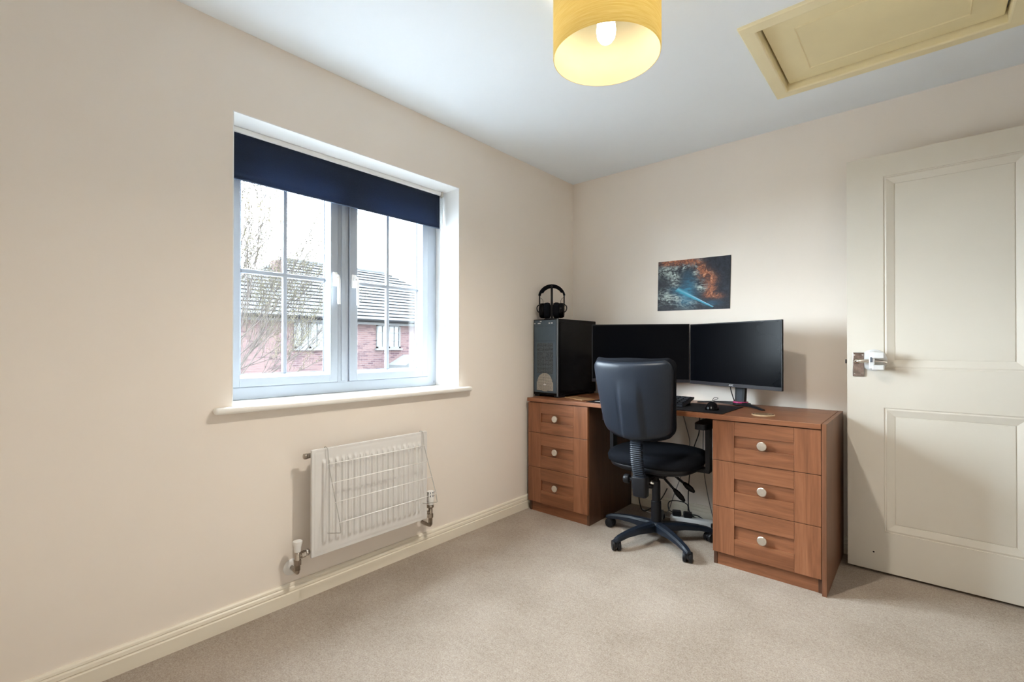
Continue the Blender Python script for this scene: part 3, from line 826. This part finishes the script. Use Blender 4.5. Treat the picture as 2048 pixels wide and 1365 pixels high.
# ------------------------------------------------------------------ things on the desk
b = MB(); b.box(.475, 1.268, -.572, -.205, DT + .0002, DT + .0032, 'mat_cloth', .001)
tag(b.build('desk_mat'), 'wide black cloth mat under the keyboard and mouse', 'desk mat')
kb = empty('keyboard', (.80, -.40, DT + .003), 0)
b = MB()
prof = [(-.475, .004), (-.475, .014), (-.455, .020), (-.315, .046), (-.295, .045), (-.293, .038), (-.30, .032), (-.44, .004)]
b.loft([[(x, y, DT + .003 + z) for y, z in prof] for x in (.575, 1.028)], 'black_plastic', smooth=False); b.build('case', kb)
b = MB()
for r in range(5):
    for c in range(15):
        x = .585 + c * .0295; f_ = r / 4.6
        y = -.448 + .130 * f_; z = DT + .003 + .0215 + .024 * f_
        b.box(x, x + .0255, y - .011, y + .011, z - .004, z + .006, 'black_plastic', .002, 1)
b.build('keys', kb)
for x in (.60, 1.0):
    b = MB(); b.box(x - .012, x + .012, -.318, -.306, DT + .003, DT + .041, 'black_plastic', .002); b.build('foot', kb)
tag(kb, 'black keyboard tilted up on the mat behind the chair back', 'keyboard')
mo = empty('computer_mouse', (1.172, -.430, DT + .0034), .25)
b = MB(); rings = []
for k in range(11):
    t_ = k / 10; y = -.060 + .12 * t_
    w = .033 * (max(0, 1 - (2 * t_ - 1) ** 4)) ** .5 + .001; hh = .042 * (max(0, 1 - (2 * (t_ * .92 + .03) - .85) ** 2 * .75)) ** .8 * (max(0.02, 1 - (2 * t_ - 1) ** 6))
    rings.append([(w * math.cos(a) * (1 if math.sin(a) > -.1 else .9), y, max(0, hh * math.sin(a))) for a in [2 * PI * i / 20 for i in range(20)]])
b.loft(rings, 'black_gloss'); b.build('body', mo, True)
b = MB(); b.cyl((-.004, .030, .036), (.004, .030, .036), .009, 'grey_cable', seg=16); b.build('scroll_wheel', mo, True)
b = MB(); b.tube([(0, .058, .012), (-.004, .075, .030), (0, .085, .048), (.012, .080, .056), (.024, .070, .054), (.020, .066, .048), (.004, .078, .040), (-.02, .10, .02), (-.05, .17, .003), (-.08, .22, .002)], .0016, 'cable', 8, 5); b.build('lead', mo, True)
tag(mo, 'black computer mouse with looped lead on the desk mat', 'computer mouse')
b = MB(); b.lathe([(.049, 0), (.051, .0015), (.051, .0065), (.047, .008)], (0, 0, 0), (0, 0, 1), 'rim_wood', 40, True, False); b.lathe([(.047, .008), (.045, .0072), (.0, .0072)], (0, 0, 0), (0, 0, 1), 'coaster', 40, False, True)
co = b.build('drinks_coaster', sharp=40); co.location = (1.432, -.488, DT + .0003)
tag(co, 'round engraved wooden coaster on the desk near the door', 'coaster')
b = MB(); b.box(-.098, .098, -.048, .048, 0, .007, 'rosewood', .003, 3)
wb = b.build('wooden_board'); wb.location = (.352, -.455, DT + .0003); wb.rotation_euler = (0, 0, -.38)
tag(wb, 'thin wooden board lying on the desk beside the computer tower', 'board')
b = MB(); b.box(-.022, .022, -.006, .006, 0, .0012, 'white_plastic', .0003)  # small flat white strip
pp = b.build('white_strip'); pp.location = (.530, -.520, DT + .0034); pp.rotation_euler = (0, 0, .1)
tag(pp, 'small white strip on the left end of the desk mat', 'paper')

# ------------------------------------------------------------------ poster
po = MB()
pts = [(.678, 1.325), (1.139, 1.318), (1.146, 1.644), (.685, 1.653)]
vf = [po.bm.verts.new((x, -.0016, z)) for x, z in pts]; vb = [po.bm.verts.new((x, -.0002, z)) for x, z in pts]
f = po.face(vf, 'poster'); po.face(list(reversed(vb)), 'poster')
for i in range(4):
    j = (i + 1) % 4; po.face((vf[j], vf[i], vb[i], vb[j]), 'poster')
uvl = po.bm.loops.layers.uv.new('UVMap')
lut = {v: u for vs in (vf, vb) for v, u in zip(vs, ((0, 0), (1, 0), (1, 1), (0, 1)))}
for fc in po.bm.faces:
    for l in fc.loops: l[uvl].uv = lut[l.vert]
tag(po.build('poster'), 'dark unframed poster with orange and icy blue swirls on the wall above the monitors', 'poster')

# ------------------------------------------------------------------ office chair
oc = empty('office_chair', (.885, -.489, 0), math.radians(5))
def sring(hw, hd, z, n=40, e=3.0, cx=0, cy=.02):
    out = []
    for i in range(n):
        a = 2 * PI * i / n; c_, s_ = math.cos(a), math.sin(a)
        out.append((cx + hw * math.copysign(abs(c_) ** (2 / e), c_), cy + hd * math.copysign(abs(s_) ** (2 / e), s_), z))
    return out
b = MB(); b.loft([sring(.235, .225, .440), sring(.252, .242, .452), sring(.256, .246, .475), sring(.246, .236, .497), sring(.21, .20, .508), sring(.12, .11, .506)], 'black_fabric'); b.build('seat_cushion', oc, True)
b = MB(); b.loft([sring(.13, .12, .398), sring(.20, .19, .405), sring(.236, .226, .425), sring(.243, .233, .444), sring(.235, .225, .448)], 'black_plastic'); b.build('seat_shell', oc, True)

# backrest: shell facing the room, cushion towards the desk
BZ0, BZ1 = .602, 1.016
def back_pt(u, v, off, shell):
    """u across -1..1, v up 0..1, off along the depth (+ towards the desk)"""
    w = .182 + .028 * v
    zb = BZ0 + .040 * abs(u) ** 1.6 + .016 * (max(0, abs(u) - .85) / .15) ** 2
    zt = BZ1 - .006 + .012 * u * u - .026 * (max(0, abs(u) - .86) / .14) ** 2
    z = zb + (zt - zb) * v
    x = w * u * (1 - .06 * (max(0, .12 - v) / .12) ** 2 - .05 * (max(0, v - .9) / .1) ** 2)
    y = -.315 - .26 * (z - BZ0) + .05 * u * u + .035 * ((v - .45) ** 2)
    e = max(0.0, 1 - abs(u) ** 12) ** .5 * max(0.0, 1 - abs(2 * v - 1) ** 16) ** .5
    y += off * e
    if shell:
        s_ = lambda a: max(0.0, min(1.0, a))
        ww = .34 - .07 * v
        ridge = s_((ww - abs(u)) / .07) * s_((.78 - v) / .28)
        y -= .012 * ridge * e
        crease = math.exp(-((abs(u - .02) - ww - .02) / .03) ** 2) * s_((.75 - v) / .3)
        y += .004 * crease * e
    return (x, y, z)
b = MB()
NU, NV = 44, 36
b.grid(lambda u, v: back_pt(2 * u - 1, v, -.026, True), NU, NV, 'chair_plastic'); b.grid(lambda u, v: back_pt(1 - 2 * u, v, .010, False), NU, NV, 'chair_plastic')
bmesh.ops.remove_doubles(b.bm, verts=b.bm.verts, dist=.0004)
b.build('back_shell', oc, True)
def cush(u, v, off):
    x, y, z = back_pt(u, v, off, False)
    return (x * 1.035, y + .020, z + .012 * (2 * v - 1) + .004 + .004 * math.cos(u * 4.2))
b = MB()
b.grid(lambda u, v: cush(2 * u - 1, v, -.008), NU, NV, 'black_fabric'); b.grid(lambda u, v: cush(1 - 2 * u, v, .062), NU, NV, 'black_fabric')
bmesh.ops.remove_doubles(b.bm, verts=b.bm.verts, dist=.0004)
b.build('back_cushion', oc, True)
# ribbed sleeve over the back support bar
b = MB(); rings = []
NB = 22
for k in range(NB * 2 + 1):
    t_ = k / (NB * 2); z = .640 - .235 * t_; y = -.292 + .012 * math.sin(t_ * PI) * -1 + .040 * t_ * t_
    g_ = .0035 if k % 2 else 0
    rings.append(sring(.029 + g_, .015 + g_, z, 20, 4, .0, y))
b.loft(rings, 'chair_plastic', smooth=False); b.build('back_support_sleeve', oc, True)
b = MB(); b.loft([sring(.030, .020, .300, 24, 5, .002, -.235), sring(.036, .030, .308, 24, 5, .002, -.240), sring(.040, .034, .402, 24, 5, .002, -.252), sring(.037, .031, .410, 24, 5, .002, -.252)], 'black_plastic')
bx = b.build('back_support_bracket', oc, True, sharp=40)
b = MB(); b.cyl((-.038, -.245, .385), (-.06, -.245, .385), .010, 'black_plastic')
b.lathe([(.020, 0), (.024, .003), (.024, .026), (.020, .030), (0, .031)], (-.058, -.245, .385), (-1, 0, 0), 'black_plastic', 10); b.build('tension_knob', bx, True)
b = MB(); b.box(-.022, .022, -.24, .05, .362, .384, 'black_metal', .003); b.box(-.075, .075, -.09, .11, .368, .400, 'black_metal', .006)
b.cyl((.03, -.215, .374), (.062, -.215, .374), .006, 'chrome'); b.cyl((.0, -.222, .355), (.058, -.205, .355), .012, 'black_metal'); b.build('seat_mechanism', oc, True)
for p0, p1 in (((.015, .03, .362), (.150, .030, .232)), ((.060, .06, .376), (.198, .045, .288))):
    b = MB(); p0, p1 = Vector(p0), Vector(p1)
    pm = p0 + (p1 - p0) * .55
    b.cyl(p0, pm, .0065, 'black_metal', seg=10)
    for k in range(12):
        c0 = p0 + (pm - p0) * (k / 12); b.cyl(c0, c0 + (pm - p0) / 26, .0085, 'black_plastic', seg=10)
    lv = b.build('lever', oc, True)
    d = p1 - pm
    b = MB(); a_ = d.normalized(); n_ = a_.cross(Vector((0, 1, 0))).normalized(); m_ = Vector((0, 1, 0))
    rgs = [[pm + d * t_ + n_ * (r_ * math.cos(q_)) + m_ * (r_ * .55 * math.sin(q_)) for q_ in [2 * PI * k / 14 for k in range(14)]] for t_, r_ in ((-.04, .006), (.05, .011), (.35, .0165), (.7, .0155), (.95, .008), (1.0, .002))]
    b.loft(rgs, 'black_gloss'); b.build('paddle', lv, True)
b = MB(); b.cyl((0, 0, .09), (0, 0, .215), .0275, 'black_plastic', .0275, 28); b.cyl((0, 0, .215), (0, 0, .219), .0275, 'black_plastic', .024, 28)
b.build('column_cover', oc, True, sharp=40)
b = MB(); b.cyl((0, 0, .215), (0, 0, .330), .0235, 'black_plastic', .0225, 28); b.cyl((0, 0, .33), (0, 0, .372), .016, 'black_metal', seg=24); b.build('gas_lift', oc, True, sharp=40)
b = MB(); b.lathe([(.026, .042), (.040, .056), (.043, .092), (.036, .102), (.027, .104)], (0, 0, 0), (0, 0, 1), 'chair_plastic', 30); b.build('base_hub', oc, True)
for k in range(5):
    a = math.radians(-36 - 5 + 72 * k)
    d = Vector((math.cos(a), math.sin(a), 0)); n_ = Vector((-d.y, d.x, 0)); Zv = Vector((0, 0, 1))
    b = MB(); rgs = []
    for t_, w, zt, h_ in ((.030, .026, .100, .046), (.07, .026, .101, .044), (.15, .022, .098, .034), (.23, .0185, .089, .027), (.28, .017, .079, .025), (.302, .016, .071, .022), (.315, .012, .064, .014)):
        p = d * t_
        rgs.append([p - n_ * w + Zv * (zt - h_), p + n_ * w + Zv * (zt - h_), p + n_ * w + Zv * (zt - .010), p + n_ * w * .62 + Zv * zt, p - n_ * w * .62 + Zv * zt, p - n_ * w + Zv * (zt - .010)])
    b.loft(rgs, 'chair_plastic', smooth=False); lg = b.build('leg', oc, True)
    b = MB(); c = d * .300; sw = a + (.9, 2.1, -.4, 1.5, 2.6)[k]
    ax = Vector((math.cos(sw), math.sin(sw), 0)); tr = Vector((-ax.y, ax.x, 0)); cc = c + tr * .012
    for s in (-1, 1):
        b.lathe([(.020, 0), (.0255, .002), (.0265, .006), (.0265, .014), (.0245, .018), (.018, .0195), (0, .0195)], cc + ax * (.0045 * s) + Zv * .0265, ax * s, 'black_plastic', 24)
    b.cyl(cc - ax * .02 + Zv * .0265, cc + ax * .02 + Zv * .0265, .007, 'black_plastic', seg=12)
    hood = [[cc + ax * s + tr * (r_ * math.cos(q_)) + Zv * (.0265 + r_ * math.sin(q_)) for q_ in [math.radians(-10 + 200 * i / 12) for i in range(13)]] + [cc + ax * s + tr * (.017 * math.cos(q_)) + Zv * (.0265 + .017 * math.sin(q_)) for q_ in [math.radians(190 - 200 * i / 12) for i in range(13)]] for s, r_ in ((-.0045, .0235), (.0045, .0235))]
    b.loft(hood, 'black_plastic', smooth=False)
    b.cyl(c + Zv * .040, c + Zv * .062, .009, 'black_plastic', seg=14)
    b.build('caster', lg, True, sharp=40)
for s in (-1, 1):
    b = MB()
    b.loft([[(s * x - .0, .035 + y, z) for x, y in ((.262, -.030), (.284, -.026), (.284, .026), (.262, .030))] for z in (.43, .655)], 'black_plastic', smooth=False)
    b.box(min(s * .13, s * .284), max(s * .13, s * .284), .005, .065, .410, .432, 'black_plastic', .004)
    ar = b.build('armrest', oc, True)
    b = MB(); b.loft([[(s * .262 + x, y, z) for x, y in [(.040 * math.copysign(abs(math.cos(t_)) ** .6, math.cos(t_)), .03 + .125 * math.copysign(abs(math.sin(t_)) ** .6, math.sin(t_))) for t_ in [2 * PI * k / 32 for k in range(32)]]] for z in (.655, .684)], 'black_plastic', smooth=False); b.build('arm_pad', ar, True)
tag(oc, 'black swivel office chair with its back to the room, pushed up to the desk', 'office chair')

# ------------------------------------------------------------------ cables and sockets under the desk
st = empty('power_strip', (.955, -.118, 0), .21)
b = MB(); b.box(-.13, .15, -.026, .026, .0, .034, 'white_plastic', .006, 3); b.build('body', st, True)
b = MB(); b.tube([(-.13, 0, .015), (-.20, .03, .006), (-.28, .06, .005), (-.33, .10, .005)], .0035, 'white_plastic', 8, 5); b.build('lead', st, True)
tag(st, 'white extension power strip on the carpet under the desk', 'power strip')
def plug(loc, label, rz, pts, sz=.026):
    o = empty('plug', loc, rz)
    c = MB(); c.box(-sz, sz, -.024, .024, 0, .030, 'black_plastic', .008, 3); c.build('body', o, True)
    c = MB(); c.tube(pts, .0032, 'cable', 8, 6); c.build('lead', o, True)
    return tag(o, label, 'plug', 'black plugs around the power strip')
plug((.862, -.138, .0345), 'black plug in the power strip, just right of the chair column', .4, [(-.02, 0, .016), (-.045, .0, .03), (-.05, .02, .060), (-.03, .04, .075), (.03, .06, .070), (.065, .05, .055), (.068, .03, .025)])
plug((.925, -.124, .0345), 'black plug in the power strip, the one beside the loose adapter', .4, [(.02, .0, .016), (.055, .01, .012), (.09, .02, -.010), (.13, .0, -.028)])
plug((1.085, -.110, .0005), 'black adapter lying on the carpet against the drawer unit', .5, [(.0, .01, .028), (.015, .02, .055), (.045, .035, .080), (.10, .05, .105), (.115, .06, .108)])
def cable(name, pts, m, label, r=.0032):
    c = MB(); c.tube(pts, r, m, 8, 6)
    return tag(c.build(name), label, 'cable')
cable('cable', [(.985, -.10, .722), (.966, -.03, .64), (.959, -.02, .60), (.957, -.02, .54), (.930, -.02, .46), (.915, -.02, .40), (.90, -.03, .25), (.905, -.06, .10), (.93, -.09, .045), (.97, -.10, .032)], 'cable', 'black cable hanging crooked down the wall under the desk')
cable('cable', [(.990, -.05, .722), (.986, -.022, .60), (.983, -.020, .46), (.99, -.022, .30), (1.02, -.03, .14), (1.06, -.05, .02), (1.08, -.06, .006)], 'grey_cable', 'grey cable hanging straight behind the right armrest of the chair', .003)
cable('cable', [(.855, -.06, .722), (.874, -.022, .59), (.899, -.02, .488), (.893, -.02, .43), (.86, -.02, .30), (.80, -.03, .12), (.77, -.06, .01), (.74, -.10, .005)], 'grey_cable', 'grey cable bulging out beside the chair backrest', .003)
cable('cable', [(.30 + .25, -.03, .722), (.56, -.024, .40), (.55, -.03, .15), (.58, -.06, .02), (.64, -.12, .006), (.70, -.10, .05), (.735, -.06, .10), (.76, -.04, .16)], 'cable', 'black cable looping low on the wall left of the chair column', .0035)
cable('cable', [(1.09, -.16, .005), (1.12, -.14, .02), (1.16, -.13, .045), (1.19, -.15, .03), (1.205, -.18, .006), (1.17, -.21, .005)], 'cable', 'black cable loop on the carpet against the right drawer unit', .0035)
ws = empty('wall_socket', (.545, 0, .14))
b = MB(); b.box(.475, .62, -.010, -.0005, .095, .185, 'white_plastic', .003); b.build('face_plate', ws)
b = MB(); b.box(.535, .585, -.045, -.010, .105, .150, 'black_plastic', .006); b.build('plug', ws)
tag(ws, 'white wall socket with a black plug under the desk', 'socket')

# ------------------------------------------------------------------ outside
b = MB(); b.box(-60, -.32, -40, 45, -2.8, -2.6, 'bounce_ground'); struct(b.build('ground'), 'unseen ground outside below the window, made pale to bounce light indoors', 'ground')
ho = empty('neighbouring_house', (-18, 7.8, -2.6))
HY0, HY1, HXF, HXB = 1.5, 14.2, -14.3, -21.7
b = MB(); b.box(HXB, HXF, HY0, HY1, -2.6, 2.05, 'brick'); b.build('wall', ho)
EZ, RZ_ = 2.12, 4.72
b = MB()
ex, ey0, ey1 = .3, HY0 - .3, HY1 + .3
ev = [(HXF + ex, ey0, EZ), (HXF + ex, ey1, EZ), (HXB - ex, ey1, EZ), (HXB - ex, ey0, EZ)]
ra_, rb_ = (-18, 5.35, RZ_), (-18, 10.4, RZ_)
# front slope built as overlapping courses of tiles
NT = 17
for k in range(NT):
    t0, t1 = k / NT, (k + 1) / NT
    L_ = lambda A, B, t_: tuple(A[i] + (B[i] - A[i]) * t_ for i in range(3))
    A0, A1, B0, B1 = L_(ev[0], ra_, t0), L_(ev[0], ra_, t1), L_(ev[1], rb_, t0), L_(ev[1], rb_, t1)
    up = .045
    vs = [b.bm.verts.new(p) for p in ((A0[0], A0[1], A0[2] + up), (B0[0], B0[1], B0[2] + up), (B1[0], B1[1], B1[2]), (A1[0], A1[1], A1[2]))]
    b.face(vs, 'roof')
    ve = [b.bm.verts.new(p) for p in (A0, B0, (B0[0], B0[1], B0[2] + up), (A0[0], A0[1], A0[2] + up))]
    b.face(ve, 'slate_line')
for tri in ((ev[1], ev[2], rb_), (ev[3], ev[0], ra_)):
    b.face([b.bm.verts.new(p) for p in tri], 'roof')
b.face([b.bm.verts.new(p) for p in (ev[2], ev[3], ra_, rb_)], 'roof')
b.face([b.bm.verts.new(p) for p in ev], 'roof')
b.build('roof', ho)
b = MB(); b.tube([ra_, rb_], .09, 'roof', 8); b.build('ridge_tiles', ho)
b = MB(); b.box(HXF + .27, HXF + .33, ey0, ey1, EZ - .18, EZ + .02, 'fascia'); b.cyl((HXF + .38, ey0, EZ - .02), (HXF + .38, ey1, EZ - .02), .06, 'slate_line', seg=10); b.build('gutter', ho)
b = MB(); b.box(-17.3, -16.75, 4.63, 5.02, 2.4, 4.45, 'brick'); b.build('chimney_stack', ho)
def far_window(ya, yb, za, zb):
    x = HXF
    f_ = MB(); t_ = .065
    f_.box(x, x + .05, ya, yb, za, za + t_, 'lead'); f_.box(x, x + .05, ya, yb, zb - t_, zb, 'lead')
    mid = (ya + yb) / 2
    for y in (ya + t_ / 2, yb - t_ / 2): f_.box(x, x + .05, y - t_ / 2, y + t_ / 2, za, zb, 'lead')
    f_.box(x, x + .05, mid - .05, mid + .05, za, zb, 'lead')
    for c_ in ((ya + mid) / 2, (mid + yb) / 2): f_.box(x, x + .045, c_ - .012, c_ + .012, za, zb, 'lead')
    for t2 in (.33, .66): f_.box(x, x + .045, ya, yb, za + (zb - za) * t2 - .012, za + (zb - za) * t2 + .012, 'lead')
    f_.box(x, x + .12, ya - .06, yb + .06, za - .07, za, 'lead')
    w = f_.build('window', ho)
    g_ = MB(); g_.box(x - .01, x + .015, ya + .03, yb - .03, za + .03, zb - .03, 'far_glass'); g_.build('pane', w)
far_window(7.50, 8.62, 1.03, 1.98); far_window(4.25, 5.36, 1.03, 1.98)
tag(ho, 'red brick house with grey tiled roof across the road outside the window', 'house')
ca = empty('porch_canopy', (-12.6, 8.1, -2.6))
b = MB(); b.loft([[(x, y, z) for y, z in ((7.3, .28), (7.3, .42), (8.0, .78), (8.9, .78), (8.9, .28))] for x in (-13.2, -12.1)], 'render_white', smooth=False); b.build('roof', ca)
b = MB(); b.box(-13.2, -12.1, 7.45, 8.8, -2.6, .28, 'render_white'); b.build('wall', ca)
tag(ca, 'white porch roof low in front of the brick house', 'porch')

# bare tree beside the house
rnd = random.Random(11)
tr_ = empty('bare_tree', (-7.2, -.55, -2.6))
twigs = MB(); buds = MB(); trunk = MB()
trunk.tube([(-7.2, -.55, -2.6), (-7.22, -.52, -1.2), (-7.18, -.45, -.2), (-7.1, -.35, .5)], .07, 'bark', 10, 4, radii=(.10, .06))
def grow(p, d, L, r, depth):
    n = 5; pts = [p]
    for i in range(n):
        d = (d + Vector((rnd.uniform(-.13, .13), rnd.uniform(-.13, .13), rnd.uniform(-.06, .14)))).normalized()
        p = p + d * (L / n); pts.append(p)
        if depth < 3 and i >= 1:
            for _ in range(2 if depth > 0 else 1):
                if rnd.random() < .8:
                    side_ = Vector((rnd.uniform(-.9, .9), rnd.uniform(-.9, .9), rnd.uniform(-.1, .9)))
                    grow(p, (d * .9 + side_ * .55).normalized(), L * rnd.uniform(.45, .68), r * .55, depth + 1)
        if depth >= 2 and rnd.random() < .75:
            q_ = p + Vector((rnd.uniform(-.02, .02), rnd.uniform(-.02, .02), rnd.uniform(0, .02))); s_ = rnd.uniform(.007, .013)
            buds.lathe([(0, -s_), (s_ * .8, 0), (0, s_ * 1.2)], q_, (rnd.uniform(-.5, .5), rnd.uniform(-.5, .5), 1), 'bud', 5, False, False)
    twigs.tube(pts, r, 'bark', 5 if depth < 2 else 4, 0, radii=(r, r * .45))
for a, e, L in ((1.57, 1.38, 3.3), (1.4, 1.22, 3.0), (1.65, 1.1, 2.7), (.5, 1.42, 3.4), (1.8, 1.3, 2.9), (.6, .6, 1.9), (1.0, .35, 1.7), (1.25, 1.1, 2.3), (1.75, .75, 1.9), (.35, .75, 2.0), (.9, 1.0, 2.1), (1.35, .8, 1.9), (1.7, .45, 1.7), (1.5, 1.25, 2.3), (2.2, .9, 1.9), (.2, 1.2, 2.2), (1.55, .15, 1.5), (1.2, .5, 1.7), (2.6, .4, 1.5)):
    grow(Vector((-7.1, -.35 + rnd.uniform(-.1, .1), rnd.uniform(-.1, .6))), Vector((math.cos(a) * math.cos(e) * .6, math.sin(a) * math.cos(e), math.sin(e))), L, .0125, 0)
trunk.build('trunk', tr_); twigs.build('branches', tr_); bo = buds.build('buds', tr_)
bo['kind'] = 'stuff'
tag(tr_, 'bare budding tree outside the left pane of the window', 'tree')

# ------------------------------------------------------------------ light
w = bpy.data.worlds.new('overcast_sky'); SC.world = w; w.use_nodes = True
nt = w.node_tree; bg = nt.nodes['Background']
tc = nt.nodes.new('ShaderNodeTexCoord'); sx = nt.nodes.new('ShaderNodeSeparateXYZ'); nt.links.new(tc.outputs['Generated'], sx.inputs[0])
up = N(nt, sx.outputs[2])
nt.links.new(ramp(nt, up, [(.0, (.88, .94, 1.0)), (1.0, (.80, .90, 1.0))]), bg.inputs['Color'])
WORLD = 15.5
st_ = (up.max(0.0) * .9 + .75) * WORLD
nt.links.new(st_.s, bg.inputs['Strength'])
# brighter, hazy part of the overcast sky (the veiled sun)
su = bpy.data.lights.new('veiled_sun', 'SUN'); su.energy = 36.0; su.angle = math.radians(84); su.color = (.80, .91, 1)
suo = bpy.data.objects.new('veiled_sun', su); COL.objects.link(suo); suo.location = (-6, -4, 8)
el, az = math.radians(9), math.radians(58)
suo.rotation_euler = Vector((math.cos(el) * math.cos(az), math.cos(el) * math.sin(az), -math.sin(el))).to_track_quat('-Z', 'Y').to_euler()
# light leaving the lampshade through its open bottom
sp = bpy.data.lights.new('lamp_light', 'SPOT'); sp.energy = 34; sp.color = (1, .92, .80); sp.spot_size = math.radians(158); sp.spot_blend = .8; sp.shadow_soft_size = .03
spo = bpy.data.objects.new('lamp_light', sp); COL.objects.link(spo); spo.location = (LX, LY, LZ + .040)
# daylight portal in the window opening: guides sampling of the sky, gives no light of its own
pl_ = bpy.data.lights.new('window_portal', 'AREA'); pl_.shape = 'RECTANGLE'; pl_.size = 1.0; pl_.size_y = 1.16; pl_.cycles.is_portal = True
po_ = bpy.data.objects.new('window_portal', pl_); COL.objects.link(po_)
po_.location = (-.29, -1.77, 1.42); po_.rotation_euler = (0, -PI / 2, 0)

# ------------------------------------------------------------------ camera
f_px, yaw, pitch, roll, ppy = 941.17, .716834, .0057147, .000774, 689.25
F = Vector((-math.sin(yaw) * math.cos(pitch), math.cos(yaw) * math.cos(pitch), math.sin(pitch)))
r = Vector((math.cos(yaw), math.sin(yaw), 0)); u = r.cross(F)
r2 = r * math.cos(roll) + u * math.sin(roll); u2 = r2.cross(F)
cam = bpy.data.cameras.new('camera'); co_ = bpy.data.objects.new('camera', cam); COL.objects.link(co_)
m = Matrix((r2, u2, -F)).transposed().to_4x4(); m.translation = Vector((2.01806, -3.02753, 1.08265))
co_.matrix_world = m
cam.sensor_width = 36; cam.lens = f_px * 36 / 2048; cam.shift_y = (ppy - 682.5) / 2048; cam.clip_start = .02; cam.clip_end = 200
SC.camera = co_

vs_ = SC.view_settings
vs_.view_transform = 'Standard'; vs_.look = 'None'; vs_.exposure = 1.16; vs_.gamma = 1.0; vs_.use_curve_mapping = False
cy = SC.cycles
cy.use_denoising = True
cy.adaptive_threshold = .015; cy.max_bounces = 12; cy.diffuse_bounces = 7; cy.glossy_bounces = 4; cy.transparent_max_bounces = 12
cy.sample_clamp_indirect = 12.0
cy.caustics_reflective = False; cy.caustics_refractive = False
